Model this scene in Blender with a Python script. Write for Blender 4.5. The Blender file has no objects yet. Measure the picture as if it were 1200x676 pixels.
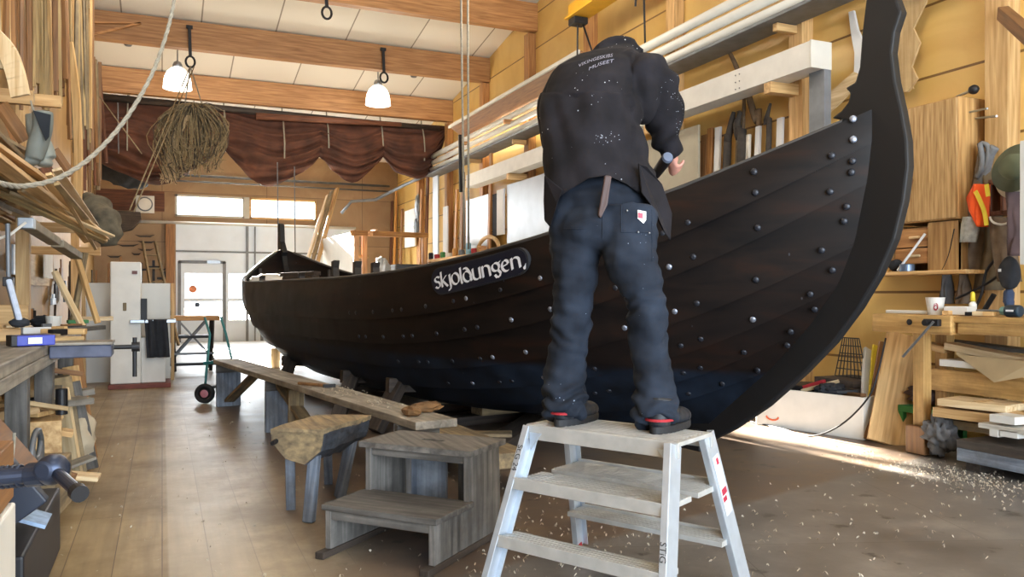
import bpy, bmesh, math, random
from mathutils import Vector, Matrix, noise
from mathutils.bvhtree import BVHTree
R = random.Random(7)
C = bpy.context.scene.collection
PI = math.pi
# ---------------------------------------------------------------- survey of the place
H = 1.15; F = 950.0; A = math.atan(410/950); SN, CS = math.sin(A), math.cos(A)
def P(px, py, d=None, X=None, Y=None, Z=None):
    k = (px-190)*CS/F
    if X is not None: d = X/k
    if Y is not None: d = Y*CS/(1-SN*k)
    if Z is not None: d = (H-Z)*F/(py-345)
    x = k*d
    return Vector((x, (d-SN*x)/CS, H-d*(py-345)/F))
WL, WR, YB, YF = -1.45, 5.75, 21.0, -4.0
def ceil_z(y): return 6.01-.158*(y-12.31)

# ---------------------------------------------------------------- materials
def lin(h):
    h = h.lstrip('#'); v = [int(h[i:i+2], 16)/255 for i in (0, 2, 4)]
    return tuple((c/12.92 if c <= .04045 else ((c+.055)/1.055)**2.4) for c in v)+(1,)
_m = {}
def nodemat(name):
    m = bpy.data.materials.new(name); m.use_nodes = True
    nt = m.node_tree; b = nt.nodes['Principled BSDF']
    return m, nt, b
def N(nt, t, **kw):
    n = nt.nodes.new(t)
    for k, v in kw.items(): setattr(n, k, v)
    return n
def ramp(nt, stops, interp='LINEAR'):
    r = N(nt, 'ShaderNodeValToRGB'); r.color_ramp.interpolation = interp
    e = r.color_ramp.elements
    e[0].position, e[0].color = stops[0]; e[1].position, e[1].color = stops[-1]
    for p, c in stops[1:-1]:
        x = e.new(p); x.color = c
    return r
def coords(nt, scale=(1, 1, 1), rot=(0, 0, 0), kind='Object'):
    tc = N(nt, 'ShaderNodeTexCoord'); mp = N(nt, 'ShaderNodeMapping')
    mp.inputs['Scale'].default_value = scale; mp.inputs['Rotation'].default_value = rot
    nt.links.new(tc.outputs[kind], mp.inputs[0]); return mp
def mixc(nt, fac, a, b, mode='MIX'):
    m = N(nt, 'ShaderNodeMix', data_type='RGBA', blend_type=mode)
    for i, v in ((0, fac), (6, a), (7, b)):
        if hasattr(v, 'is_output') or isinstance(v, bpy.types.NodeSocket): nt.links.new(v, m.inputs[i])
        else: m.inputs[i].default_value = v
    return m.outputs[2]
def bumpit(nt, b, h, s, d=.01):
    bp = N(nt, 'ShaderNodeBump'); bp.inputs['Strength'].default_value = s; bp.inputs['Distance'].default_value = d
    nt.links.new(h, bp.inputs['Height']); nt.links.new(bp.outputs[0], b.inputs['Normal'])
def plain(name, col, rough=.6, metal=0, var=.25, scale=6, bump=.1):
    if name in _m: return _m[name]
    m, nt, b = nodemat(name); c = lin(col)
    mp = coords(nt); n = N(nt, 'ShaderNodeTexNoise'); n.inputs['Scale'].default_value = scale; n.inputs['Detail'].default_value = 6
    nt.links.new(mp.outputs[0], n.inputs['Vector'])
    r = ramp(nt, [(.3, tuple(x*(1-var) for x in c[:3])+(1,)), (.7, tuple(min(1, x*(1+var*.6)) for x in c[:3])+(1,))])
    nt.links.new(n.outputs[0], r.inputs[0]); nt.links.new(r.outputs[0], b.inputs['Base Color'])
    b.inputs['Roughness'].default_value = rough; b.inputs['Metallic'].default_value = metal
    if bump: bumpit(nt, b, n.outputs[0], bump)
    _m[name] = m; return m
WOODS = {}
def woodfam(name, dark, light, rough=.6, grime=0, gcol='#3a332c', knots=True, scale=1.0):
    WOODS[name] = (dark, light, rough, grime, gcol, scale)
def wood(name, ax):
    key = (name, ax)
    if key in _m: return _m[key]
    dark, light, rough, grime, gcol, sc = WOODS[name]
    m, nt, b = nodemat(name+'_wood_'+'xyz'[ax])
    s = [14*sc]*3; s[ax] = .9*sc
    oi = N(nt, 'ShaderNodeObjectInfo')
    mp = coords(nt, s)
    ad = N(nt, 'ShaderNodeVectorMath', operation='ADD'); mu = N(nt, 'ShaderNodeMath', operation='MULTIPLY'); mu.inputs[1].default_value = 40
    nt.links.new(oi.outputs['Random'], mu.inputs[0]); nt.links.new(mp.outputs[0], ad.inputs[0]); nt.links.new(mu.outputs[0], ad.inputs[1])
    n = N(nt, 'ShaderNodeTexNoise'); n.inputs['Scale'].default_value = 2.4; n.inputs['Detail'].default_value = 8; n.inputs['Distortion'].default_value = .35
    nt.links.new(ad.outputs[0], n.inputs['Vector'])
    r = ramp(nt, [(.32, lin(dark)), (.68, lin(light))]); nt.links.new(n.outputs[0], r.inputs[0])
    col = r.outputs[0]
    hv = N(nt, 'ShaderNodeHueSaturation'); mr = N(nt, 'ShaderNodeMapRange'); mr.inputs[3].default_value = .78; mr.inputs[4].default_value = 1.15
    nt.links.new(oi.outputs['Random'], mr.inputs[0]); nt.links.new(mr.outputs[0], hv.inputs['Value']); nt.links.new(col, hv.inputs['Color']); col = hv.outputs[0]
    if grime:
        g = N(nt, 'ShaderNodeTexNoise'); g.inputs['Scale'].default_value = 3.5; g.inputs['Detail'].default_value = 9; g.inputs['Roughness'].default_value = .7
        gm = coords(nt); nt.links.new(gm.outputs[0], g.inputs['Vector'])
        gr = ramp(nt, [(.42, (0, 0, 0, 1)), (.62, (grime, grime, grime, 1))]); nt.links.new(g.outputs[0], gr.inputs[0])
        col = mixc(nt, gr.outputs[0], col, lin(gcol))
    nt.links.new(col, b.inputs['Base Color']); b.inputs['Roughness'].default_value = rough
    bumpit(nt, b, n.outputs[0], .25, .004)
    _m[key] = m; return m
woodfam('pine', '#a8814e', '#d6b27c'); woodfam('pale', '#b99a6e', '#e2cda6'); woodfam('honey', '#9a6526', '#c8924a', .5)
woodfam('glulam', '#94653a', '#c2905c', .55); woodfam('brown', '#6b4a2c', '#94693f'); woodfam('rack', '#7d643f', '#b59a68', .7)
woodfam('grey', '#484643', '#77736e', .7, .5, '#332e2a'); woodfam('bluegrey', '#566070', '#8f98a4', .75, .5, '#47423c')
woodfam('bench', '#6f6a62', '#a29a8c', .6, .6, '#4c443a'); woodfam('benchr', '#96703c', '#c79f62', .6, .35, '#5c4426')
woodfam('dark', '#2c241f', '#4d4137', .7, .4, '#1b1715'); woodfam('orange', '#8e5f36', '#c4915a', .5); woodfam('cab', '#8a6236', '#c29a62', .55)
woodfam('ash', '#b8b2a4', '#e4dfd2', .6); woodfam('redbrown', '#4c2c1e', '#7a4c34', .7); woodfam('plywood', '#a8885a', '#ccb080', .65, .3, '#7e6540')
woodfam('shaded_slate', '#2b3038', '#4c525c', .75, .4, '#3a3026'); woodfam('rough', '#695c49', '#a8926c', .8, .5, '#50463a')

# ---------------------------------------------------------------- mesh builder
ORG = {}; ROT = {}
class MB:
    def __init__(s): s.bm = bmesh.new(); s.fr = []; s.nf = 0
    def _f(s, vs):
        try: return s.bm.faces.new(vs)
        except ValueError: return None
    def box(s, c, size, rot=None):
        c = Vector(c); hx, hy, hz = [x/2 for x in size]; M = rot or Matrix.Identity(3); s.fr.append((M.copy(), tuple(size), c.copy()))
        v = [s.bm.verts.new(c+M@Vector((x*hx, y*hy, z*hz))) for x in (-1, 1) for y in (-1, 1) for z in (-1, 1)]
        for f in ((0, 1, 3, 2), (4, 6, 7, 5), (0, 4, 5, 1), (2, 3, 7, 6), (0, 2, 6, 4), (1, 5, 7, 3)): s._f([v[i] for i in f])
        return s
    def rng(s, x0, x1, y0, y1, z0, z1): return s.box(((x0+x1)/2, (y0+y1)/2, (z0+z1)/2), (abs(x1-x0), abs(y1-y0), abs(z1-z0)))
    def beam(s, a, b, w, h, up=(0, 0, 1)):
        a, b = Vector(a), Vector(b); t = (b-a).normalized(); up = Vector(up)
        if abs(t.dot(up)) > .98: up = Vector((0, 1, 0))
        sd = t.cross(up).normalized(); u = sd.cross(t)
        return s.box((a+b)/2, ((b-a).length, w, h), Matrix((t, sd, u)).transposed())
    def ring_tube(s, pts, rad, n=10, caps=True):
        pts = [Vector(p) for p in pts]; rings = []
        prev = None
        for i, p in enumerate(pts):
            t = (pts[min(i+1, len(pts)-1)]-pts[max(i-1, 0)]).normalized()
            if prev is None: sd = t.orthogonal().normalized()
            else:
                sd = prev-t*prev.dot(t); sd = sd.normalized() if sd.length > 1e-6 else t.orthogonal().normalized()
            prev = sd; u = t.cross(sd); r = rad[i] if isinstance(rad, (list, tuple)) else rad
            rings.append([s.bm.verts.new(p+sd*(math.cos(2*PI*k/n)*r)+u*(math.sin(2*PI*k/n)*r)) for k in range(n)])
        for a, b in zip(rings, rings[1:]):
            for k in range(n): s._f([a[k], a[(k+1) % n], b[(k+1) % n], b[k]])
        if caps: s._f(rings[0][::-1]); s._f(rings[-1])
        return s
    tube = ring_tube
    def cyl(s, a, b, r, r2=None, n=16): return s.ring_tube([a, b], [r, r if r2 is None else r2], n)
    def lathe(s, prof, o=(0, 0, 0), n=24, M=None):
        o = Vector(o); M = M or Matrix.Identity(3); rings = []
        for r, z in prof:
            rings.append([s.bm.verts.new(o+M@Vector((r*math.cos(2*PI*k/n), r*math.sin(2*PI*k/n), z))) for k in range(n)])
        for a, b in zip(rings, rings[1:]):
            for k in range(n): s._f([a[k], a[(k+1) % n], b[(k+1) % n], b[k]])
        if prof[0][0] > .0005: s._f(rings[0][::-1])
        if prof[-1][0] > .0005: s._f(rings[-1])
        return s
    def prism(s, poly, off):
        off = Vector(off); a = [s.bm.verts.new(Vector(p)) for p in poly]; b = [s.bm.verts.new(Vector(p)+off) for p in poly]
        s._f(a[::-1]); s._f(b); n = len(a)
        for i in range(n): s._f([a[i], a[(i+1) % n], b[(i+1) % n], b[i]])
        return s
    def grid(s, fn, nu, nv, close_u=False):
        g = [[s.bm.verts.new(Vector(fn(i/(nu-1), j/(nv-1)))) for j in range(nv)] for i in range(nu)]
        for i in range(nu-1):
            for j in range(nv-1): s._f([g[i][j], g[i+1][j], g[i+1][j+1], g[i][j+1]])
        return g
    def slab(s, fo, fi, nu, nv):
        a = s.grid(fo, nu, nv); b = s.grid(fi, nu, nv)
        for i in range(nu-1):
            s._f([a[i][0], a[i+1][0], b[i+1][0], b[i][0]]); s._f([a[i][-1], b[i][-1], b[i+1][-1], a[i+1][-1]])
        for j in range(nv-1):
            s._f([a[0][j], b[0][j], b[0][j+1], a[0][j+1]]); s._f([a[-1][j], a[-1][j+1], b[-1][j+1], b[-1][j]])
        return s
    def blob(s, c, rad, amp=.15, fr=3, seed=0, seg=24, rings=14, M=None):
        c = Vector(c); M = M or Matrix.Identity(3)
        def fn(u, v):
            d = Vector((math.sin(v*PI)*math.cos(u*2*PI), math.sin(v*PI)*math.sin(u*2*PI), math.cos(v*PI)))
            k = 1+amp*noise.noise(d*fr+Vector((seed, seed*2.3, 0)))
            return c+M@Vector((d.x*rad[0]*k, d.y*rad[1]*k, d.z*rad[2]*k))
        s.grid(fn, seg+1, rings+1); return s
    def build(s, name, mat, parent=None, bev=0, smooth=False, kind=None):
        bm = s.bm; bmesh.ops.remove_doubles(bm, verts=bm.verts, dist=1e-5); bmesh.ops.recalc_face_normals(bm, faces=bm.faces)
        lo = [min(v.co[i] for v in bm.verts) for i in range(3)]; hi = [max(v.co[i] for v in bm.verts) for i in range(3)]
        one = len(s.fr) == 1 and len(bm.verts) == 8
        Mr, sz_, c_ = s.fr[0] if one else (Matrix.Identity(3), None, None)
        if one and abs(Mr[0][0]-1) < 1e-6 and abs(Mr[1][1]-1) < 1e-6: one = False
        if parent is None and one: o0 = c_
        elif parent is None: o0 = Vector(((lo[0]+hi[0])/2, (lo[1]+hi[1])/2, lo[2]))
        else: o0 = ORG[parent.name]
        bmesh.ops.translate(bm, verts=bm.verts, vec=-o0)
        PR = ROT.get(parent.name) if parent else None
        if PR is not None: bmesh.ops.transform(bm, matrix=PR.to_4x4().inverted(), verts=bm.verts)
        if one:
            if parent is not None:
                lc = c_-o0
                if PR is not None: lc = PR.inverted()@lc
                bmesh.ops.translate(bm, verts=bm.verts, vec=-lc)
            RM = (PR.inverted()@Mr) if PR is not None else Mr
            bmesh.ops.transform(bm, matrix=RM.to_4x4().inverted(), verts=bm.verts)
        me = bpy.data.meshes.new(name); bm.to_mesh(me); bm.free()
        o = bpy.data.objects.new(name, me); C.objects.link(o)
        if parent is None: o.location = o0
        else: o.parent = parent
        ORG[o.name] = o0.copy()
        if one:
            o.rotation_euler = RM.to_euler(); ROT[o.name] = Mr.copy(); ORG[o.name] = c_.copy()
            if parent is not None: o.location = lc
        elif PR is not None: ROT[o.name] = PR.copy()
        if isinstance(mat, str):
            d = list(sz_) if one else [hi[i]-lo[i] for i in range(3)]; mat = wood(mat, d.index(max(d)))
        me.materials.append(mat)
        if smooth:
            for p in me.polygons: p.use_smooth = True
        if bev:
            b = o.modifiers.new('bevel', 'BEVEL'); b.width = bev; b.segments = 2; b.limit_method = 'ANGLE'
        if kind: o['kind'] = kind
        return o
def thing(name, label, cat, loc=(0, 0, 0), group=None):
    o = bpy.data.objects.new(name, None); C.objects.link(o); o.location = loc; o.empty_display_size = .1
    ORG[o.name] = Vector(loc); o['label'] = label; o['category'] = cat
    if group: o['group'] = group
    return o
def tag(o, label, cat, group=None, kind=None):
    o['label'] = label; o['category'] = cat
    if group: o['group'] = group
    if kind: o['kind'] = kind
    return o
def struct(o): o['kind'] = 'structure'; return o
def dup(root, loc=None, rotz=None, label=None, group=None):
    r = root.copy(); C.objects.link(r)
    if loc is not None: r.location = loc
    if rotz is not None: r.rotation_euler = (0, 0, rotz)
    if label: r['label'] = label
    if group: r['group'] = group
    for ch in list(root.children):
        c = ch.copy(); C.objects.link(c); c.parent = r
        for g in list(ch.children):
            q = g.copy(); C.objects.link(q); q.parent = c
    return r
def board(a, b, w, h, mat, name, label, cat, up=(0, 0, 1), group=None, bev=.003):
    return tag(MB().beam(a, b, w, h, up).build(name, mat, bev=bev), label, cat, group)
def text_mesh(txt, size, fit=None):
    cu = bpy.data.curves.new('lettering', 'FONT'); cu.body = txt; cu.size = size; cu.extrude = 0; cu.align_x = 'CENTER'; cu.align_y = 'CENTER'; cu.resolution_u = 3
    o = bpy.data.objects.new('lettering', cu); C.objects.link(o)
    dg = bpy.context.evaluated_depsgraph_get(); me = bpy.data.meshes.new_from_object(o.evaluated_get(dg))
    bpy.data.objects.remove(o); return me
def place_text(txt, size, fn, name, mat, parent, sub=0):
    me = text_mesh(txt, size); bm = bmesh.new(); bm.from_mesh(me)
    if sub: bmesh.ops.triangulate(bm, faces=bm.faces); bmesh.ops.subdivide_edges(bm, edges=bm.edges, cuts=sub, use_grid_fill=True)
    for v in bm.verts: v.co = Vector(fn(v.co.x, v.co.y))
    m = MB(); m.bm = bm; return m.build(name, mat, parent)

M_black = plain('black_iron', '#1d1d20', .5, .3); M_steel = plain('steel', '#9aa0a6', .35, .9, .1, 20, .02)
M_alu = plain('aluminium', '#c3ccd6', .42, .55, .12, 12, .05); M_white = plain('white_paint', '#d8d6cf', .5, 0, .08)
M_rubber = plain('black_rubber', '#1b1b1c', .8); M_blue = plain('blue_plastic', '#22309a', .4); M_paper = plain('paper', '#d9dbdc', .8, 0, .06)
M_grey = plain('grey_metal', '#6d7176', .5, .4); M_twine = plain('twine', '#8a7a5c', .9, 0, .4, 30); M_rope = plain('rope_fibre', '#8c877a', .9, 0, .25, 60)
M_red = plain('red_paint', '#a32a32', .5); M_green = plain('green_paint', '#2f7a3c', .55); M_teal = plain('teal_plastic', '#2a6f70', .45)
M_cloth_dk = plain('dark_cloth', '#23262c', .9, 0, .3, 14, .3); M_cloth_gr = plain('grey_cloth', '#5c5b5c', .9, 0, .3, 10, .4)
M_cloth_br = plain('brown_cloth', '#6e5f50', .95, 0, .3, 10, .4); M_orange = plain('orange_cloth', '#ee5a1c', .8, 0, .1); M_yellow = plain('yellow_tape', '#e0c83a', .6, 0, .1)
M_pipe = plain('white_pipe', '#cfcdc4', .45, 0, .06); M_silver = plain('silver_sheet', '#b9bdc0', .42, .6, .12, 2.5, .02)
M_board = plain('white_board', '#c9cac6', .5, 0, .1, 2); M_green_fab = plain('hat_felt', '#5f6650', .9); M_purple = plain('mauve_cloth', '#5a4c50', .95, 0, .2, 8, .4)

# ---------------------------------------------------------------- room
def floor_mat():
    m, nt, b = nodemat('workshop_floor')
    mp = coords(nt, (1, 1, 1)); sx = N(nt, 'ShaderNodeSeparateXYZ'); nt.links.new(mp.outputs[0], sx.inputs[0])
    br = N(nt, 'ShaderNodeTexBrick'); br.offset = .37; br.inputs['Scale'].default_value = 1; br.inputs['Brick Width'].default_value = 3.4; br.inputs['Row Height'].default_value = .19
    br.inputs['Mortar Size'].default_value = .0022; br.inputs['Color1'].default_value = lin('#a8926c'); br.inputs['Color2'].default_value = lin('#97815d'); br.inputs['Mortar'].default_value = lin('#5c4632')
    rm = coords(nt, (1, 1, 1), (0, 0, PI/2)); nt.links.new(rm.outputs[0], br.inputs['Vector'])
    g = N(nt, 'ShaderNodeTexNoise'); gm = coords(nt, (16, 1.2, 1)); nt.links.new(gm.outputs[0], g.inputs['Vector']); g.inputs['Scale'].default_value = 1.5; g.inputs['Detail'].default_value = 7
    gr = ramp(nt, [(.3, (.72, .72, .72, 1)), (.7, (1.08, 1.08, 1.08, 1))]); nt.links.new(g.outputs[0], gr.inputs[0])
    planks = mixc(nt, 1, br.outputs[0], gr.outputs[0], 'MULTIPLY')
    sm = N(nt, 'ShaderNodeTexNoise'); nt.links.new(mp.outputs[0], sm.inputs['Vector']); sm.inputs['Scale'].default_value = 1.3; sm.inputs['Detail'].default_value = 10; sm.inputs['Roughness'].default_value = .65
    smr = ramp(nt, [(.42, (0, 0, 0, 1)), (.66, (.85, .85, .85, 1))]); nt.links.new(sm.outputs[0], smr.inputs[0])
    planks = mixc(nt, smr.outputs[0], planks, lin('#6b5638'))
    lt = N(nt, 'ShaderNodeMapRange'); lt.inputs[1].default_value = .02; lt.inputs[2].default_value = .03; nt.links.new(sx.outputs[0], lt.inputs[0])
    lt2 = N(nt, 'ShaderNodeMath', operation='MULTIPLY'); lt2.inputs[1].default_value = .35; nt.links.new(lt.outputs[0], lt2.inputs[0])
    planks = mixc(nt, lt2.outputs[0], planks, lin('#c9bda6'))
    # worn dark boards round the boat
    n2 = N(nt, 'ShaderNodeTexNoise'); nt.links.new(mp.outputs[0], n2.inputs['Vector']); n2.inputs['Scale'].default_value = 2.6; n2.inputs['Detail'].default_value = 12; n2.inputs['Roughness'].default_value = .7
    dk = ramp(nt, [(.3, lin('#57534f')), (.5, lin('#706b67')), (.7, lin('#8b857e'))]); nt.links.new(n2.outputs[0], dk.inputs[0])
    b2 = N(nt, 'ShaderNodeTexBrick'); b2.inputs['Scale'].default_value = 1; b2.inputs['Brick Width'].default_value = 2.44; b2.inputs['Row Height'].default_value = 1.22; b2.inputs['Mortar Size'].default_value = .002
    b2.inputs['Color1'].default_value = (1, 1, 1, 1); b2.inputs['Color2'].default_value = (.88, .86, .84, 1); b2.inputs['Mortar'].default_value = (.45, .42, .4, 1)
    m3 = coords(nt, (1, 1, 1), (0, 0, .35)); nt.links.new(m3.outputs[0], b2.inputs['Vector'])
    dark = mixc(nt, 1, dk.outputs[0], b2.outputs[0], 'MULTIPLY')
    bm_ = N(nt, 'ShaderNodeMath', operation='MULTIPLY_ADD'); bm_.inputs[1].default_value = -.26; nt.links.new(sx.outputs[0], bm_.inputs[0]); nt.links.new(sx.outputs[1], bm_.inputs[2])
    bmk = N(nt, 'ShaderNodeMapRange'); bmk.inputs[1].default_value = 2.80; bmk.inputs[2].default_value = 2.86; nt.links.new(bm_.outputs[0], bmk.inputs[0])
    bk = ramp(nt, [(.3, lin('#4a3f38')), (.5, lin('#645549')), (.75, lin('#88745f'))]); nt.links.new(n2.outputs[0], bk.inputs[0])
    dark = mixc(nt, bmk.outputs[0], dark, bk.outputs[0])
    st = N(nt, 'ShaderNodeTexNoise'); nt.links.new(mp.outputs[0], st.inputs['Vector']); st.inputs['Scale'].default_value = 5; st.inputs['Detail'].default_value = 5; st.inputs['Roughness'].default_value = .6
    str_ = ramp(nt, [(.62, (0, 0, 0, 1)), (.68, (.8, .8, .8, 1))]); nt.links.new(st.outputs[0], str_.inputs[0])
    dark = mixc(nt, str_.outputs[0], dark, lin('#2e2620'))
    # where the planking gives way to the dirty boards: runs along the bench, with a ragged edge
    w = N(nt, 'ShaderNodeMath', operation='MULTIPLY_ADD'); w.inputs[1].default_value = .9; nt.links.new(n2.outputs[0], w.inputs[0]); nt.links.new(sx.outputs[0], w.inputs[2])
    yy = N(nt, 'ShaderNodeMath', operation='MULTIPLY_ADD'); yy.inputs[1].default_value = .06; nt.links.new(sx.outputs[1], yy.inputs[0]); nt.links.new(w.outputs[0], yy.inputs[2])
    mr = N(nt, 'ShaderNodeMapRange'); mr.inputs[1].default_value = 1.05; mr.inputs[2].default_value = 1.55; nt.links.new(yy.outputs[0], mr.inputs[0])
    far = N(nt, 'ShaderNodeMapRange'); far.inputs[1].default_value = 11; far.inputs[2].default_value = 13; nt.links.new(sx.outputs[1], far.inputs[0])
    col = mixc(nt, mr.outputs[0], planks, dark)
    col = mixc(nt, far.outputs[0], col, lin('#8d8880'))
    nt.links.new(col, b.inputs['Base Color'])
    rr = N(nt, 'ShaderNodeMapRange'); rr.inputs[3].default_value = .22; rr.inputs[4].default_value = .55; nt.links.new(n2.outputs[0], rr.inputs[0]); nt.links.new(rr.outputs[0], b.inputs['Roughness'])
    bumpit(nt, b, n2.outputs[0], .18, .006)
    return m
def panel_mat(name, base, alt, bw, rh, mortar, rot, ms=.004, rough=.55, off=(0, 0, 0), grain=0, gcol='#8a5a20', plane='xy'):
    m, nt, b = nodemat(name)
    mp = coords(nt, (1, 1, 1), rot); mp.inputs['Location'].default_value = off
    br = N(nt, 'ShaderNodeTexBrick'); br.inputs['Scale'].default_value = 1; br.inputs['Brick Width'].default_value = bw; br.inputs['Row Height'].default_value = rh; br.inputs['Mortar Size'].default_value = ms
    br.inputs['Color1'].default_value = lin(base); br.inputs['Color2'].default_value = lin(alt); br.inputs['Mortar'].default_value = lin(mortar)
    s_ = N(nt, 'ShaderNodeSeparateXYZ'); cb_ = N(nt, 'ShaderNodeCombineXYZ'); cc_ = coords(nt); nt.links.new(cc_.outputs[0], s_.inputs[0])
    for i_, a_ in enumerate({'yz': (1, 2), 'xz': (0, 2), 'xy': (0, 1)}[plane]): nt.links.new(s_.outputs[a_], cb_.inputs[i_])
    nt.links.new(cb_.outputs[0], br.inputs['Vector']); col = br.outputs[0]; br.offset = .5 if plane == 'xy' else 0
    n = N(nt, 'ShaderNodeTexNoise'); c2 = coords(nt, (1, 1, 1)); nt.links.new(c2.outputs[0], n.inputs['Vector']); n.inputs['Scale'].default_value = 1.2; n.inputs['Detail'].default_value = 7; n.inputs['Distortion'].default_value = 2
    r = ramp(nt, [(.35, (0, 0, 0, 1)), (.75, (grain, grain, grain, 1))]); nt.links.new(n.outputs[0], r.inputs[0])
    if grain: col = mixc(nt, r.outputs[0], col, lin(gcol))
    nt.links.new(col, b.inputs['Base Color']); b.inputs['Roughness'].default_value = rough
    return m
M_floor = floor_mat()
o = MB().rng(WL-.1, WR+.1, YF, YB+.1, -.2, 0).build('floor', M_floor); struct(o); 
for v in o.data.vertices: v.co += Vector(o.location)
o.location = (0, 0, 0)
def world_origin(o):
    l = Vector(o.location)
    for v in o.data.vertices: v.co += l
    o.location = (0, 0, 0); ORG[o.name] = Vector((0, 0, 0)); return o
M_ply = panel_mat('yellow_ply', '#d8b66f', '#ceab63', 2.1, .585, '#5f4420', (0, 0, 0), .011, .42, (0, 0, 0), .45, '#b88a48', 'yz')
M_plyback = panel_mat('back_ply', '#9c8262', '#917757', 2.4, 1.2, '#5c4a38', (0, 0, 0), .006, .6, (0, 0, 0), .4, '#6d4526', 'xz')
M_ceil = panel_mat('ceiling_boards', '#dbd6ca', '#e6e1d6', 1.2, 2.14, '#8f887a', (0, 0, 0), .012, .7, (0, .4, 0))
m = MB(); zc0, zc1 = ceil_z(YF), ceil_z(YB)
m.prism([(WL, YF, zc0), (WL, YB, zc1), (WL, YB, zc1+.2), (WL, YF, zc0+.2)], (WR-WL, 0, 0))
struct(world_origin(m.build('ceiling', M_ceil)))
def sidewall(x0, x1, name, mat):
    struct(world_origin(MB().prism([(x0, YF-.1, 0), (x0, YB+.1, 0), (x0, YB+.1, zc1+.2), (x0, YF-.1, zc0+.2)], (x1-x0, 0, 0)).build(name, mat)))
sidewall(WR, WR+.15, 'wall_right', M_ply)
M_plyleft = panel_mat('left_ply', '#a58350', '#94733f', 1.22, 2.4, '#4c3820', (0, 0, 0), .006, .6, (0, 0, 0), .5, '#7a5a30', 'yz')
sidewall(WL-.15, WL, 'wall_left', M_plyleft)
# back wall with gate opening + window band
wx0, wx1, wz0, wz1 = .28, 3.62, 3.02, 3.55
gx0, gx1, gz = .30, 4.6, 2.9
m = MB()
m.rng(WL, gx0, YB, YB+.2, 0, zc1+.1).rng(gx1, WR, YB, YB+.2, 0, zc1+.1).rng(gx0, gx1, YB, YB+.2, wz1, zc1+.1).rng(wx1, gx1, YB, YB+.2, gz, wz1).rng(gx0, wx1, YB, YB+.2, gz, wz0)
struct(world_origin(m.build('wall_back', M_plyback)))
# front wall with the big open door behind the photographer
m = MB(); m.rng(WL, -1.0, YF-.2, YF, 0, zc0).rng(5.3, WR, YF-.2, YF, 0, zc0).rng(-1.0, 5.3, YF-.2, YF, 4.2, zc0)
struct(m.build('wall_front', M_plyback))
# window band frames
M_winframe = plain('window_frame_paint', '#b8b4a8', .5, 0, .05)  # even paint shared by the left window frame and the mullion
for i, (a, b) in enumerate(((wx0, 1.86), (1.98, wx1))):
    w = MB()
    w.rng(a, b, YB-.02, YB+.08, wz0, wz0+.05).rng(a, b, YB-.02, YB+.08, wz1-.05, wz1).rng(a, a+.05, YB-.02, YB+.08, wz0, wz1).rng(b-.05, b, YB-.02, YB+.08, wz0, wz1)
    w = struct(w.build('window_%d' % (i+1), 'pine' if i else M_winframe))
def glass():
    m, nt, b = nodemat('clear_glass'); b.inputs['Transmission Weight'].default_value = 1; b.inputs['Roughness'].default_value = .0; b.inputs['IOR'].default_value = 1.01
    b.inputs['Base Color'].default_value = (.95, .98, 1, 1); b.inputs['Alpha'].default_value = .12; return m
M_glass = glass()
struct(MB().rng(wx0+.05, 1.81, YB+.02, YB+.03, wz0+.05, wz1-.05).build('window_3', M_glass)); struct(MB().rng(2.03, wx1-.05, YB+.02, YB+.03, wz0+.05, wz1-.05).build('window_4', M_glass))
struct(MB().rng(1.86, 1.98, YB-.03, YB+.1, wz0, wz1).build('trim_1', M_winframe))
# big sectional gate with wicket door: panels around openings
M_gate = plain('gate_panel', '#dbe6f2', .45, 0, .08, 2, .03)
g = MB(); gy0, gy1 = YB+.02, YB+.08
pz = (.55, .98, 1.06, 1.62)     # pane rows
def gate_rng(x0, x1, z0, z1): g.rng(x0, x1, gy0, gy1, z0, z1)
gate_rng(gx0, gx1, 1.66, 2.18); gate_rng(gx0, gx1, 2.2, gz); gate_rng(gx0, gx1, 0, .53)
cols = [(.50, 1.34), (1.50, 2.2), (2.36, 3.1), (3.26, 4.0)]
px0 = gx0
for c0, c1 in cols: g.rng(px0, c0, gy0, gy1, .53, 1.66); px0 = c1
g.rng(px0, gx1, gy0, gy1, .53, 1.66)
for c0, c1 in cols: g.rng(c0, c1, gy0, gy1, .98, 1.06)
gd = struct(g.build('door_1', M_gate))
f = MB()
for x in (.38, 1.40, 2.28): f.rng(x-.035, x+.035, gy0-.03, gy0, 0, 1.95)
f.rng(.36, 1.42, gy0-.03, gy0, 1.9, 1.97).rng(gx0, gx1, gy0-.02, gy0, 2.17, 2.21).rng(1.9, 1.96, gy0-.06, gy0, 0, gz).rng(2.1, 2.13, gy0-.06, gy0, 0, gz)
f.build('door_frame', M_grey, gd); MB().rng(1.0, 1.3, gy0-.09, gy0-.03, 1.9, 1.97).build('door_closer', M_steel, gd)
MB().cyl((1.3, gy0-.06, .95), (1.3, gy0-.12, .95), .02).cyl((1.3, gy0-.11, .95), (1.18, gy0-.11, .95), .012).build('door_handle', M_steel, gd)
gl = MB()
for c0, c1 in cols: gl.rng(c0, c1, YB+.045, YB+.05, .53, .98).rng(c0, c1, YB+.045, YB+.05, 1.06, 1.66)
gl.build('window_pane', M_glass, gd)
M_sk1 = plain('orange_sticker', '#c97a52', .6); M_sk2 = plain('dark_sticker', '#3a4a60', .6)
RX = Matrix.Rotation(PI/2, 3, 'X')
MB().lathe([(.09, 0), (.09, .003)], (.68, YB+.04, 1.28), 24, RX).build('round_sticker', M_sk1, gd); MB().lathe([(.06, 0), (.06, .003)], (.78, YB+.04, .9), 24, RX).build('round_sticker', M_sk2, gd)
# exterior ground seen through the panes
struct(MB().rng(-30, 40, YB+.4, YB+60, -.25, -.05).build('trim_2', plain('snow_ground', '#e8e8e8', .9, 0, .04, 1)))
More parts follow.
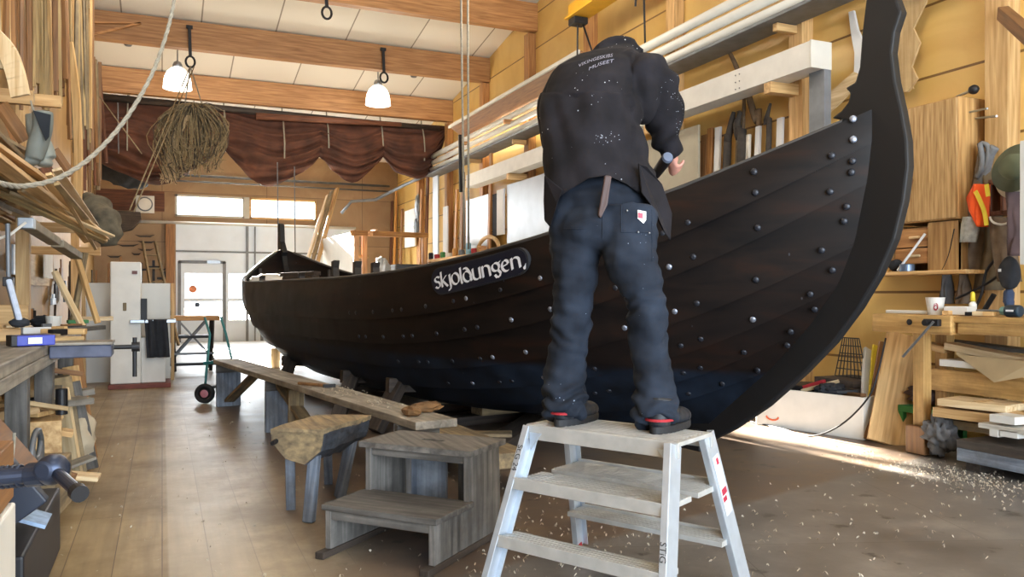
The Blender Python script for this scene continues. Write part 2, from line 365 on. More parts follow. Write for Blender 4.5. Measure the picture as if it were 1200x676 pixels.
# trims: pipe along the back wall, gate post
tag(MB().cyl((-.6, YB-.12, 2.86), (4.6, YB-.12, 2.86), .035).build('wall_pipe', M_pipe, smooth=True), 'long white pipe running across the back wall under the bright windows', 'pipe')
tag(MB().cyl((-1.2, YB-.1, 4.0), (5.5, YB-.1, 4.0), .03).cyl((-1.2, YB-.1, 3.86), (5.5, YB-.1, 3.86), .02).build('wall_conduit', M_grey, smooth=True), 'twin grey conduits high on the back wall below the sail', 'pipe')
tag(MB().rng(.08, .27, YB-.18, YB-.001, 0, 2.82).build('gate_post', 'brown', bev=.005), 'brown timber post left of the grey gate', 'post')

# ceiling beams and posts
BY = [12.31+2.14*k for k in range(-6, 4)]
names = {12.31: 'nearest glulam roof beam cut by the top edge of the photo', 14.45: 'glulam roof beam carrying the black lamp straps', 16.59: 'glulam roof beam directly above the brown sail', 18.73: 'glulam roof beam behind the brown sail'}
for y in BY:
    z = ceil_z(y)
    lab = names.get(round(y, 2))
    o = MB().rng(WL, WR, y-.08, y+.08, z-.47, z-.012).build('roof_beam', 'glulam', bev=.006)
    if lab: tag(o, lab, 'beam')
    else: tag(o, 'glulam roof beam nearer than the photo shows', 'beam', 'roof beams')
pl = {4.05: 'wall post at the right edge beside the hanging hat', 6.1: 'wall post behind the near end of the white beam', 8.2: 'wall post behind the white pipes right of the man', 10.3: 'wall post under the yellow crane rail', 12.4: 'wall post under the nearest roof beam', 14.5: 'wall post under the roof beam with lamp straps', 16.6: 'wall post at the end of the brown sail', 18.7: 'wall post deepest along the right wall', 1.9: 'wall post outside the photo'}
for y, lab in pl.items():
    z = ceil_z(y)
    tag(MB().rng(WR-.14, WR, y-.09, y+.09, 0, z-.475).build('wall_post', 'pine' if y < 9 else 'orange', bev=.005), 'light timber '+lab if y < 9 else 'orange timber '+lab, 'post')
# lath triangle fixed to beam B
a = [P(75, 26, Y=14.3), P(165, 27, Y=14.3), P(110, 40, Y=14.3), P(75, 40, Y=14.3)]
m = MB()
for p, q in ((a[0], a[1]), (a[1], a[2]), (a[2], a[3])): m.beam(p, q, .03, .05, (0, 1, 0))
tag(m.build('lath_triangle', 'orange'), 'thin orange lath frame on the roof beam at upper left', 'frame')
# ceiling detectors
for i, (px, py) in enumerate(((150, 60), (485, 95))):
    p = P(px, py, Y=15.5); p.z = ceil_z(p.y)
    t = thing('smoke_detector', ('small round detector on the ceiling left of the lamps', 'small round detector on the ceiling right of the lamps')[i], 'detector', p)
    MB().lathe([(.09, -.03), (.1, 0)], p).build('base', M_white, t); MB().lathe([(.05, -.06), (.07, -.03)], p).build('sensor', M_grey, t)
# ================================================================ the boat
TH, ZK, BL, BW, PWb, PWs, WF, ZM, ZST, RB, RS, XO, FA, GA, TUN, BB, BS = 0.1543, 0.1713, 9.1923, 1.3297, 3.1, 3.3032, 0.7971, 1.2389, 1.8762, 0.8006, 2.2, 0.5999, 0.6, 1.0293, 0.7411, 3.3088, 5.4993
O0 = P(820, 522, Z=ZK); O0.z = 0
U = Vector((math.sin(TH), -math.cos(TH), 0)); NV = Vector((-math.cos(TH), -math.sin(TH), 0))
def BP(x, y, z): return O0+U*x+NV*y+Vector((0, 0, z))
def CP(px, py):          # point of the boat's centre plane seen at px, py -> (x, z)
    a, b = P(px, py, d=3), P(px, py, d=6); e = b-a
    # solve (a+e*t-O0).NV = 0
    t = -((a-O0).dot(NV))/e.dot(NV); q = a+e*t
    return (q-O0).dot(U), q.z
EDG = [0, .15, .29, .43, .56, .69, .81, 1]
RBT = [CP(*p) for p in ((835, 496), (910, 428), (955, 376), (985, 332), (1004, 283), (1019, 208), (1024, 163), (1024, 129))]
def lerp_tab(tab, v):
    for i in range(len(EDG)-1):
        if v <= EDG[i+1]+1e-9:
            f = (v-EDG[i])/(EDG[i+1]-EDG[i]); return tab[i][0]*(1-f)+tab[i+1][0]*f, tab[i][1]*(1-f)+tab[i+1][1]*f
    return tab[-1]
def hull(s, v, off=0, side=1):
    t = 2*s-1; at = abs(t)
    e = at**(PWb if t > 0 else PWs); wid = BW*max(0, 1-e)**(.97 if t > 0 else WF)
    f = math.sin(v*PI/2)**(FA+(max(e*.8*TUN, .95*t**1.6) if t > 0 else e*.8*TUN)) if v > 0 else 0
    zmid = ZK+.05+(ZM-ZK)*(1-math.cos(v*PI/2))**GA
    xb, zb = lerp_tab(RBT, v)
    xs = -BL+RS*(1-math.sin(v*PI/2)); zs = ZK+.1+(ZST-ZK-.1)*v
    b = at**(BB if t > 0 else BS); z = zmid*(1-b)+(zb if t > 0 else zs)*b
    x = xs+(xb-xs)*s
    return x, wid*f+.012, z
def hpt(s, v, off, side):
    p = Vector(hull(s, v)); a = Vector(hull(min(1, s+.004), v))-Vector(hull(max(0, s-.004), v)); b = Vector(hull(s, min(1, v+.01)))-Vector(hull(s, max(0, v-.01)))
    n = b.cross(a)
    if n.length < 1e-9: n = Vector((0, 1, 0))
    n.normalize()
    if n.y < 0: n = -n
    q = p+n*off; return BP(q.x, q.y*side, q.z), n
def hull_mat():
    m, nt, b = nodemat('tarred_oak')
    mp = coords(nt, (.9, .9, 5), (0, 0, 0)); n = N(nt, 'ShaderNodeTexNoise'); n.inputs['Scale'].default_value = 1.6; n.inputs['Detail'].default_value = 9; n.inputs['Roughness'].default_value = .6; n.inputs['Distortion'].default_value = .6
    nt.links.new(mp.outputs[0], n.inputs['Vector'])
    r = ramp(nt, [(.32, lin('#0f0d0e')), (.52, lin('#1b1513')), (.8, lin('#2e1b13'))]); nt.links.new(n.outputs[0], r.inputs[0])
    c3 = coords(nt); sx = N(nt, 'ShaderNodeSeparateXYZ'); nt.links.new(c3.outputs[0], sx.inputs[0])
    mr = N(nt, 'ShaderNodeMapRange'); mr.inputs[1].default_value = .70; mr.inputs[2].default_value = .66; nt.links.new(sx.outputs[2], mr.inputs[0])
    n2 = N(nt, 'ShaderNodeTexNoise'); n2.inputs['Scale'].default_value = 4; n2.inputs['Detail'].default_value = 8; nt.links.new(c3.outputs[0], n2.inputs['Vector'])
    low = ramp(nt, [(.3, lin('#0e1218')), (.75, lin('#222d3d'))]); nt.links.new(n2.outputs[0], low.inputs[0])
    col = mixc(nt, mr.outputs[0], r.outputs[0], low.outputs[0])
    sp = N(nt, 'ShaderNodeTexVoronoi'); sp.inputs['Scale'].default_value = 9; m5 = coords(nt, (1, 1, .55)); nt.links.new(m5.outputs[0], sp.inputs['Vector'])
    spr = ramp(nt, [(.035, (.6, .6, .6, 1)), (.05, (0, 0, 0, 1))]); nt.links.new(sp.outputs['Distance'], spr.inputs[0])
    col = mixc(nt, spr.outputs[0], col, lin('#4a4d54'))
    nt.links.new(col, b.inputs['Base Color'])
    rr = N(nt, 'ShaderNodeMapRange'); rr.inputs[3].default_value = .38; rr.inputs[4].default_value = .6; nt.links.new(n2.outputs[0], rr.inputs[0]); nt.links.new(rr.outputs[0], b.inputs['Roughness'])
    b.inputs['Specular IOR Level'].default_value = .18
    bumpit(nt, b, n.outputs[0], .25, .004); return m
M_hull = hull_mat(); M_stem = plain('tarred_stem', '#0f1115', .6, 0, .25, 5, .15); M_stemedge = plain('worn_tar_edge', '#3d4450', .6, 0, .3, 12)
boat = thing('wooden_boat', 'long black tarred clinker-built viking boat filling the middle of the workshop', 'boat', (O0.x, O0.y, 0))
NS = 70
for side in (1, -1):
    for k in range(7):
        v0, v1 = EDG[k], EDG[k+1]
        vl0 = v0-(.012 if k else 0); vl = vl0
        def fo(u, w, _=0):
            s = .5-.5*math.cos(PI*u); v = vl+(v1-vl)*w; e_ = min(1, (1-s)/.07, s/.3); return hpt(s, v, .052*(1-w)*e_+.010+.012*(1-e_), side)[0]
        def fi(u, w):
            s = .5-.5*math.cos(PI*u); v = vl+(v1-vl)*w; e_ = min(1, (1-s)/.07, s/.3); return hpt(s, v, .030*(1-w)*e_-.010, side)[0]
        o = MB().slab(fo, fi, NS, 6).build('strake', M_hull, boat, smooth=True)
        e_ = o.modifiers.new('edges', 'EDGE_SPLIT'); e_.split_angle = .7
# stem and stern posts, keel
def plane_prism(pts, half, name, mat, bev=.008, flip=False):
    m = MB(); m.prism([BP(x, -half, z) for x, z in pts], NV*(2*half)); return m.build(name, mat, boat, bev=bev)
stem_px = [(1030, -34), (1050, -12), (1060, 14), (1052, 38), (1049, 62), (1053, 95), (1061, 130), (1067, 165), (1068, 195), (1063, 235), (1052, 280), (1034, 322), (1010, 362), (980, 402), (945, 438), (902, 476), (862, 503), (825, 521),
           (790, 524), (775, 505), (850, 470), (900, 425), (945, 365), (980, 300), (1003, 240), (1012, 185), (1010, 150), (992, 142), (978, 139), (990, 130), (998, 120), (1000, 110), (994, 104), (1006, 97), (1011, 80), (1014, 40), (1020, -10)]
stem = plane_prism([CP(*p) for p in stem_px], .032, 'stem_post', M_stem, .012)
zt = RBT[0]
plane_prism([(-BL+RS-.05, ZK-.03), (CP(826, 521)[0], ZK-.03), (CP(826, 521)[0], ZK+.11), (-BL+RS-.05, ZK+.13)], .05, 'keel', M_stem)
sp = []
for i in range(13):
    v = i/12; x, y, z = hull(0, v); sp.append((x, z))
outer = [(x-.16-.02*i/12, z-.04) for i, (x, z) in enumerate(sp)]
tip = P(327, 263, d=13.05).z
plane_prism([(-BL+RS+.2, ZK-.03)]+outer[1:]+[(sp[-1][0]-.17, tip-.03), (sp[-1][0]-.12, tip+.03), (sp[-1][0]-.05, tip), (sp[-1][0]-.02, sp[-1][1]+.12), (sp[-1][0]+.12, sp[-1][1]-.05)]+[(x+.06, z+.02) for x, z in sp[:-1][::-1]], .04, 'stern_post', M_stem)
# gunwale rails
M_rail = plain('worn_gunwale', '#3c3a38', .6, 0, .3, 8)
for side in (1, -1):
    def fr(u, w):
        s = .01+.98*u; p, n = hpt(s, 1, 0, side); a = 2*PI*w
        return p+(NV*side)*(math.cos(a)*.03-.012)+Vector((0, 0, math.sin(a)*.017+.002))
    m = MB(); m.grid(fr, 60, 9); m.build('gunwale_rail', M_rail, boat, smooth=True)
# ribs, thwarts
M_in = plain('inner_oak', '#2e2823', .65, 0, .3, 8)
for s in [.06, .13, .21, .29, .37, .45, .53, .61, .69, .77, .85, .92]:
    def gl(w):
        sd = 1 if w > .5 else -1; return hpt(s, abs(2*w-1)*.97+.001, -.05, sd)[0]
    pts = [gl(i/20) for i in range(21)]
    MB().tube(pts, .035, 6).build('rib', M_in, boat)
for s in [.13, .21, .29, .37, .45, .53, .61, .69, .77, .85]:
    a, b = hpt(s, .80, -.03, 1)[0], hpt(s, .80, -.03, -1)[0]
    MB().beam(a, b, .2, .035).build('thwart', M_in, boat, bev=.004)
# upright cleats on the near rail
def px_of(p):
    d = SN*p.x+CS*p.y; return 600+F*(CS*p.x-SN*p.y)/d, H_y(p, d)
def H_y(p, d): return 345-F*(p.z-H)/d
def find_s(px, v, lo=.0, hi=1.0, side=1):
    best = (1e9, 0)
    for i in range(801):
        s = lo+(hi-lo)*i/800; q = px_of(hpt(s, v, 0, side)[0])[0]
        if abs(q-px) < best[0]: best = (abs(q-px), s)
    return best[1]
for px, h in ((300, .08), (345, .08), (384, .17), (409, .14), (430, .11)):
    s = find_s(px, 1, .12); p, n = hpt(s, 1, 0, 1); p = p-NV*.04
    MB().prism([p+U*-.03+Vector((0, 0, -.08)), p+U*.05+Vector((0, 0, -.08)), p+U*.03+Vector((0, 0, h*.6)), p+U*.05+Vector((0, 0, h)), p+U*-.02+Vector((0, 0, h*.95)), p+U*-.02+Vector((0, 0, h*.4))], NV*-.06).build('rail_cleat', M_in, boat, bev=.006)
# rivets
rb = bmesh.new(); bmesh.ops.create_uvsphere(rb, u_segments=10, v_segments=6, radius=.019)
for v in rb.verts: v.co.z *= .45
rme = bpy.data.meshes.new('rivet'); rb.to_mesh(rme); rb.free()
for p in rme.polygons: p.use_smooth = True
rme2 = rme.copy(); rme.materials.append(plain('galvanised_rivet', '#9aa3b5', .35, .7, .2, 40)); rme2.materials.append(plain('tarred_rivet', '#2a2d35', .4, .3))
def rivet(s, v, bright, off=.047):
    p, n = hpt(s, v, off, 1); nw = (U*n.x+NV*n.y+Vector((0, 0, n.z))).normalized()
    o = bpy.data.objects.new('rivet', rme if bright else rme2); C.objects.link(o); o.parent = boat; o.location = p-ORG[boat.name]; o.rotation_euler = nw.to_track_quat('Z', 'Y').to_euler()
for k, v in enumerate(EDG[1:-1]):
    n0 = {5: 16, 4: 16, 3: 14, 2: 12, 1: 8, 0: 5}[k]
    for i in range(n0):
        s = .985-i*.0245-(.006*((i*7+k*3) % 3)); rivet(s, v+.018, (k >= 3 and 2 < i < 9 and (i+k) % 4) or (k == 2 and i % 3 == 1), .05)
for v in (.985, .86, .77, .735, .65, .62, .5, .37, .24): rivet(.993, v, v > .85, .045)
for s_, v in ((.9, .70), (.9, .735), (.9, .77), (.895, .6), (.893, .57), (.89, .5), (.955, .93), (.865, .93)): rivet(s_, v, s_ == .9, .045)
# name board lying on the sheer strake
s0, s1 = find_s(514, .92, .4), find_s(625, .92, .4)
def nb(a, b, off):       # a 0..1 along, b 0..1 up
    s = s0+(s1-s0)*a; v = .865+(.975-.865)*b
    return hpt(s, v, off, 1)[0]
def rr_pts(n=14):
    L, Hh = 1.0, 1.0; ar = .26*Hh; pts = []
    asp = 5.0
    for cx, cy, a0 in ((1-.5/asp, .5, -90), (.5/asp, .5, 90)):
        for i in range(n+1):
            t = math.radians(a0+180*i/n); pts.append((cx+math.cos(t)*.5/asp, cy+math.sin(t)*.5))
    return pts
def plaque(off0, off1, grow, name, mat, par):
    m = MB(); pts = rr_pts(); c = (0.5, .5)
    dense = []
    for i in range(len(pts)):
        a, b = pts[i], pts[(i+1) % len(pts)]; k = 14 if abs(a[0]-b[0]) > .3 else 1
        for j in range(k): dense.append((a[0]+(b[0]-a[0])*j/k, a[1]+(b[1]-a[1])*j/k))
    def gp(p, off): return nb(.5+(p[0]-.5)*(1+grow*.2), .5+(p[1]-.5)*(1+grow), off)
    o_ = [m.bm.verts.new(gp(p, off1)) for p in dense]; q = [m.bm.verts.new(gp(p, off0)) for p in dense]; n = len(dense)
    for i in range(n): m._f([o_[i], o_[(i+1) % n], q[(i+1) % n], q[i]])
    # fill as strips top/bottom
    top = sorted([i for i in range(n)], key=lambda i: dense[i][0])
    f = m._f(o_); return m.build(name, mat, par)
nbp = plaque(.03, .062, 0.02, 'name_board', plain('name_board_rim', '#2a2c31', .6, 0, .2), boat)
plaque(.045, .066, -.08, 'name_field', plain('name_board_field', '#12182a', .4, 0, .1), nbp)
# broad-nib lettering "skjoldungen"
def arc(cx, cy, rx, ry, a0, a1, n=14): return [(cx+rx*math.cos(math.radians(a0+(a1-a0)*i/n)), cy+ry*math.sin(math.radians(a0+(a1-a0)*i/n))) for i in range(n+1)]
GL = {  # width, strokes (x height 1)
 's': (.62, [arc(.32, .76, .24, .22, 30, 250)+arc(.28, .28, .25, .27, 70, -150)]),
 'k': (.68, [[(.1, 1.35), (.1, 0)], [(.6, .98), (.14, .5)], [(.2, .55), (.62, 0)]]),
 'j': (.34, [[(.22, .98), (.22, -.1), (.12, -.32), (-.08, -.36)]]),
 'o': (.78, [arc(.38, .5, .33, .48, 0, 360, 24)]),
 'l': (.28, [[(.12, 1.35), (.12, .0), (.2, -.02)]]),
 'd': (.80, [arc(.38, .45, .33, .45, 0, 360, 24), arc(.38, .45, .33, .45, 0, 40, 5)+[(.55, .95), (.35, 1.2), (.12, 1.18)], [(.66, .5), (.7, .0)]]),
 'u': (.80, [[(.1, .98), (.1, .3)]+arc(.36, .26, .26, .26, 180, 340, 10), [(.66, .98), (.66, 0)]]),
 'n': (.80, [[(.1, .98), (.1, 0)], [(.1, .7)]+arc(.38, .68, .26, .28, 150, 0, 10)+[(.66, 0)]]),
 'g': (.74, [arc(.34, .62, .27, .34, 0, 360, 22), [(.5, .32), (.66, .02), (.52, -.28), (.3, -.22)], [(.2, -.02), (.34, -.3)], [(.56, .92), (.74, 1.0)]]),
 'e': (.70, [[(.12, .48), (.55, .62), (.52, .86), (.36, .98)]+arc(.38, .5, .3, .48, 100, 300, 16)]),
}
word = 'skjoldungen'; tot = sum(GL[c][0] for c in word); m = MB(); x = 0; nib = (.06, .045)
for c in word:
    wdt, st = GL[c]
    for s_ in st:
        dense = []
        for a, b in zip(s_, s_[1:]):
            k = max(1, int(math.hypot(a[0]-b[0], a[1]-b[1])/.12)); dense += [(a[0]+(b[0]-a[0])*j/k, a[1]+(b[1]-a[1])*j/k) for j in range(k)]
        dense.append(s_[-1])
        for (a0, a1), (b0, b1) in zip(dense, dense[1:]):
            dx, dy = b0-a0, b1-a1; L = math.hypot(dx, dy) or 1; t = (-dy/L*.03, dx/L*.03)
            nx, ny = nib
            if nx*t[0]+ny*t[1] < 0: nx, ny = -nx, -ny
            hx, hy = nx+t[0], ny+t[1]
            q = []
            for gx, gy in ((a0-hx, a1-hy), (b0-hx, b1-hy), (b0+hx, b1+hy), (a0+hx, a1+hy)):
                q.append(m.bm.verts.new(nb(.045+.905*(x+gx)/tot, .26+.42*gy, .0675)))
            m._f(q)
    x += wdt
q = [m.bm.verts.new(nb(.965+.012*math.cos(t_*PI/4)+(.01 if t_ == 1 else 0), .2+.06*math.sin(t_*PI/4)+(.12 if t_ == 1 else 0), .0675)) for t_ in range(8)]; m._f(q)
m.build('lettering', plain('white_lettering', '#e6eaf2', .5, 0, .03), nbp)
# things lying in the boat near the stern
def in_boat(s, y, z): x, w, zz = hull(s, 1); return BP(x, y, z)
p = P(318, 327, d=11.3)
tag(MB().blob((p.x, p.y, p.z-.06), (.32, .3, .13), .3, 3, 4).build('canvas_bundle', M_board, smooth=True), 'crumpled white canvas lying in the boat near its stern', 'canvas')
for i in range(5):
    a = P(332+3*i, 322+4*i, d=11.0-.15*i); b = P(372-2*i, 320+5*i, d=10.6-.15*i)
    tag(MB().beam(a, b, .12, .05).build('stowed_board', 'dark', bev=.004), ('dark board stowed across the boat near the stern, one of a small stack'), 'board', 'dark boards stowed in the boat')
# cradle: props and blocks that carry the hull
def cradle(s, lab):
    x, w, z = hull(s, .25); t = thing('boat_cradle', lab, 'cradle', BP(x, 0, 0))
    MB().beam(BP(x, -.9, .04), BP(x, .9, .04), .14, .08).build('ground_beam', 'dark', t, bev=.005)
    MB().beam(BP(x, -.25, .115), BP(x, .25, .115), .2, .07).build('keel_block', 'rough', t, bev=.005)
    for sd in (1, -1):
        top = hpt(s, .42, .03, sd)[0]; xx = BP(x, sd*1.22, .02)
        MB().beam(xx, top, .09, .13, U).build('prop', 'dark', t, bev=.005)
        MB().beam(top-Vector((0, 0, .03))+NV*sd*.12, top-Vector((0, 0, .05))-NV*sd*.32, .12, .08, U).build('bearing_pad', 'dark', t, bev=.005)
cradle(.30, 'dark timber cradle propping the boat at its far end by the hand truck wheel')
cradle(.52, 'dark timber cradle under the middle of the boat behind the long bench')
cradle(.62, 'dark timber cradle under the boat behind the aluminium step ladder')
# timber blocks under the keel, seen behind the two-step stool
q = P(566, 512, Z=.02)
for i, (pa, pb, w_, h_, z_, mt) in enumerate((((505, 487), (592, 520), .32, .09, .20, 'rough'), ((530, 500), (600, 500), .16, .12, .06, 'rough'), ((640, 470), (560, 520), .2, .09, .05, 'dark'))):
    a = P(*pa, Z=z_+.1); b = P(*pb, Z=z_+.1); a.z = b.z = z_
    tag(MB().beam(a, b, w_, h_).build('timber_baulk', mt, bev=.006), ('grey timber baulk on top of the stack under the boat, right of the long bench', 'short grey timber baulk at the bottom of the stack under the boat', 'dark timber baulk lying crosswise under the boat')[i], 'timber')
# ================================================================ aluminium step ladder
LZ = .64
FL = P(626, 497, Z=LZ); FR = P(788, 517, Z=LZ); LW = (FR-FL).length; WA = (FR-FL).normalized(); NA = Vector((-WA.y, WA.x, 0))
def LP(a, b, z): return Vector((FL.x, FL.y, 0))+WA*a+NA*b+Vector((0, 0, z))
lad = thing('step_ladder', 'aluminium double-sided step ladder the man in black stands on', 'ladder', LP(LW/2, .12, 0))
PD = .25
pf = MB(); c = LP(LW/2, PD/2, LZ-.004)
Ml = Matrix((WA, NA, Vector((0, 0, 1)))).transposed()
pf.box(LP(LW/2, PD/2, LZ-.008), (LW+.06, PD+.02, .016), Ml).box(LP(LW/2, -.01, LZ-.03), (LW+.06, .012, .055), Ml).box(LP(LW/2, PD+.01, LZ-.03), (LW+.06, .012, .055), Ml)
for i in range(9): pf.box(LP(LW/2, .02+i*.026, LZ+.001), (LW+.02, .008, .004), Ml)
M_tread = plain('worn_tread', '#b5b5b2', .55, .3, .15, 14, .15)
pf.build('platform', M_tread, lad, bev=.003)
def railpt(side, front, z):
    k = 1-z/LZ; a = (0 if side < 0 else LW)+side*(.015+.075*k); b = (-.005-.20*k) if front else (PD+.005+.20*k); return LP(a, b, z)
for side in (-1, 1):
    for front in (True, False):
        a, b = railpt(side, front, LZ-.01), railpt(side, front, .03)
        t = (b-a).normalized(); n_ = WA*side; wv = t.cross(n_).normalized(); n2 = wv.cross(t)
        m = MB(); M3 = Matrix((t, wv, n2)).transposed(); L = (b-a).length; mid = (a+b)/2
        m.box(mid, (L, .082, .006), M3)
        for q in (-1, 1): m.box(mid+wv*q*.039-n2*.012*side*(1 if side > 0 else -1), (L, .005, .026), M3)
        r = m.build('side_rail', M_alu, lad, bev=.0015)
        f = MB(); f.box(b+t*.012, (.06, .078, .035), M3); f.build('foot_cap', M_red, lad, bev=.004)
for front in (True, False):
    for z in (.425, .215):
        l, r_ = railpt(-1, front, z), railpt(1, front, z); sg = -1 if front else 1; c = (l+r_)/2; wd = (r_-l).length-.03
        dp = .20 if z > .3 else .115; m = MB(); m.box(c-NA*sg*(dp/2-.03), (wd, dp, .02), Ml).box(c+NA*sg*.032, (wd, .01, .045), Ml)
        for i in range(5 if z < .3 else 9): m.box(c-NA*sg*(dp/2-.03)+NA*(i-(2 if z < .3 else 4))*.02+Vector((0, 0, .011)), (wd, .006, .003), Ml)
        m.build('tread', M_tread, lad, bev=.002)
# corner braces, bolts, sticker, marker writing
for side in (-1, 1):
    a = railpt(side, True, LZ-.03)-WA*side*.012
    MB().prism([a, a-WA*side*.055+Vector((0, 0, .0)), a+Vector((0, 0, -.07))], -NA*.006).build('corner_brace', M_alu, lad)
    for z in (.60, .56, .43, .41, .22, .20):
        p = railpt(side, True, z)+WA*side*.004
        MB().cyl(p-NA*.034-WA*side*.012, p-NA*.041-WA*side*.012, .006, n=10).build('bolt', M_steel, lad)
M_label = plain('ladder_sticker', '#dcdfe2', .4, 0, .03); M_pink = plain('sticker_red', '#b03048', .5); M_ink = plain('marker_ink', '#20242c', .6)
a, b = railpt(1, False, .55), railpt(1, False, .25)
t = (b-a).normalized(); n_ = WA; wv = t.cross(n_).normalized(); base = WA*.0045
def sp_(u, v): return a+(b-a)*u+wv*v*.03+base
MB().prism([sp_(0, -.8), sp_(0, .8), sp_(.75, .8), sp_(.75, -.8)], WA*.001).build('sticker', M_label, lad)
for u0, u1, v0, v1 in ((.04, .12, -.5, .1), (.42, .5, -.7, .6), (.52, .58, -.3, .7)):
    MB().prism([sp_(u0, v0)+WA*.001, sp_(u0, v1)+WA*.001, sp_(u1, v1)+WA*.001, sp_(u1, v0)+WA*.001], WA*.0008).build('sticker_mark', M_pink, lad)
for side, zt, flip in ((-1, .52, 1), (1, .30, 1)):
    a2 = railpt(side, True, zt); b2 = railpt(side, True, zt-.3); t2 = (b2-a2).normalized(); nn = -NA
    x2 = t2; y2 = WA if side > 0 else WA
    out = a2+NA*-.0445+WA*side*(-.011)
    def fn(x, y, out=out, x2=x2, y2=y2): return out+x2*x+y2*y
    place_text('St.G 24' if side < 0 else 'STiG', .034, lambda x, y, out=out, x2=x2, y2=y2: out+x2*x+y2*y, 'handwriting', M_ink, lad)

# ================================================================ the man
def skin_mesh(verts, edges, radii, sub=2, voxel=None):
    me = bpy.data.meshes.new('tmp'); me.from_pydata([Vector(v) for v in verts], edges, []); o = bpy.data.objects.new('tmp', me); C.objects.link(o)
    o.modifiers.new('skin', 'SKIN').use_smooth_shade = True
    me.skin_vertices[0].data[0].use_root = True
    for i, r in enumerate(radii): me.skin_vertices[0].data[i].radius = (r, r) if not isinstance(r, tuple) else r
    if sub: s = o.modifiers.new('sub', 'SUBSURF'); s.levels = sub; s.render_levels = sub
    dg = bpy.context.evaluated_depsgraph_get(); dg.update(); r = bpy.data.meshes.new_from_object(o.evaluated_get(dg)); bpy.data.objects.remove(o); return r
def chain(pts, rad, extra=None):
    return skin_mesh(pts, [(i, i+1) for i in range(len(pts)-1)], rad)
def tubeish(pts, rad, n=20, sub=5):      # smooth tube through points with Catmull-Rom
    P_ = [Vector(p) for p in pts]; out, rr = [], []
    for i in range(len(P_)-1):
        p0, p1, p2, p3 = P_[max(i-1, 0)], P_[i], P_[i+1], P_[min(i+2, len(P_)-1)]
        for k in range(sub):
            t = k/sub; out.append(.5*((2*p1)+(p2-p0)*t+(2*p0-5*p1+4*p2-p3)*t*t+(3*p1-p0-3*p2+p3)*t**3)); rr.append(rad[i]*(1-t)+rad[i+1]*t)
    out.append(P_[-1]); rr.append(rad[-1]); return out, rr
def fuse(meshes_or_mbs, voxel, name, mat, parent, smooth_it=4, fold=None):
    bm = bmesh.new()
    for q in meshes_or_mbs:
        if isinstance(q, MB): me = bpy.data.meshes.new('t'); bmesh.ops.recalc_face_normals(q.bm, faces=q.bm.faces); q.bm.to_mesh(me)
        else: me = q
        bm.from_mesh(me)
    me = bpy.data.meshes.new('t'); bm.to_mesh(me); o = bpy.data.objects.new('t', me); C.objects.link(o)
    rm = o.modifiers.new('r', 'REMESH'); rm.mode = 'VOXEL'; rm.voxel_size = voxel
    if smooth_it: sm = o.modifiers.new('s', 'SMOOTH'); sm.iterations = smooth_it; sm.factor = .5
    dg = bpy.context.evaluated_depsgraph_get(); dg.update(); r = bpy.data.meshes.new_from_object(o.evaluated_get(dg)); bpy.data.objects.remove(o)
    b2 = MB(); b2.bm.from_mesh(r)
    if fold:
        b2.bm.normal_update(); nn = [(v, v.normal.copy()) for v in b2.bm.verts]
        for v, n_ in nn: v.co += n_*fold(v.co)
    return b2.build(name, mat, parent, smooth=True)
def cloth_mat(name, c1, c2, specks, rough=.9, spc='#c9cdd4', seed=0):
    m, nt, b = nodemat(name); mp = coords(nt); n = N(nt, 'ShaderNodeTexNoise'); n.inputs['Scale'].default_value = 7; n.inputs['Detail'].default_value = 8; nt.links.new(mp.outputs[0], n.inputs['Vector'])
    r = ramp(nt, [(.35, lin(c1)), (.7, lin(c2))]); nt.links.new(n.outputs[0], r.inputs[0]); col = r.outputs[0]
    v = N(nt, 'ShaderNodeTexVoronoi'); v.inputs['Scale'].default_value = 42; nt.links.new(mp.outputs[0], v.inputs['Vector'])
    g = N(nt, 'ShaderNodeTexNoise'); g.inputs['Scale'].default_value = 4.2; mo = coords(nt); mo.inputs['Location'].default_value = (seed, 0, 0); nt.links.new(mo.outputs[0], g.inputs['Vector'])
    mu = N(nt, 'ShaderNodeMapRange'); mu.inputs[1].default_value = .5; mu.inputs[2].default_value = .72; mu.inputs[3].default_value = 0; mu.inputs[4].default_value = specks; nt.links.new(g.outputs[0], mu.inputs[0])
    ls = N(nt, 'ShaderNodeMath', operation='LESS_THAN'); nt.links.new(v.outputs['Distance'], ls.inputs[0]); nt.links.new(mu.outputs[0], ls.inputs[1])
    col = mixc(nt, ls.outputs[0], col, lin(spc)); nt.links.new(col, b.inputs['Base Color']); b.inputs['Roughness'].default_value = rough
    b.inputs['Specular IOR Level'].default_value = .2
    f = N(nt, 'ShaderNodeTexNoise'); f.inputs['Scale'].default_value = 260; nt.links.new(mp.outputs[0], f.inputs['Vector']); bumpit(nt, b, f.outputs[0], .25, .002)
    return m
M_jacket = cloth_mat('black_fleece', '#151417', '#242227', .2); M_denim = cloth_mat('work_trousers', '#151a23', '#28303d', .12, .85, '#8b97a8', 3)
M_skin = plain('skin', '#c08a7a', .55, 0, .12, 20, .1); M_boot = plain('boot_leather', '#20242b', .5, 0, .3, 20, .2); M_sole = plain('boot_sole', '#15161a', .7)
man = thing('person', 'man in black sweatshirt and dark trousers leaning over the boat on the step ladder', 'person', LP(LW/2, .13, LZ))
DV = Vector((SN, CS, 0)); RV = Vector((CS, -SN, 0)); ZV = Vector((0, 0, 1))
# legs (depths in metres from the lens)
hipL = P(678, 262, d=3.25); hipR = P(738, 262, d=3.14)
knL = P(671, 378, d=3.19); knR = P(758, 372, d=3.055)
anL = P(663, 474, d=3.17); anR = P(768, 479, d=3.02)
hL = P(655, 500, Z=LZ); hR = P(768, 509, Z=LZ)
toeL = P(702, 488, Z=LZ); toeR = P(806, 496, Z=LZ)
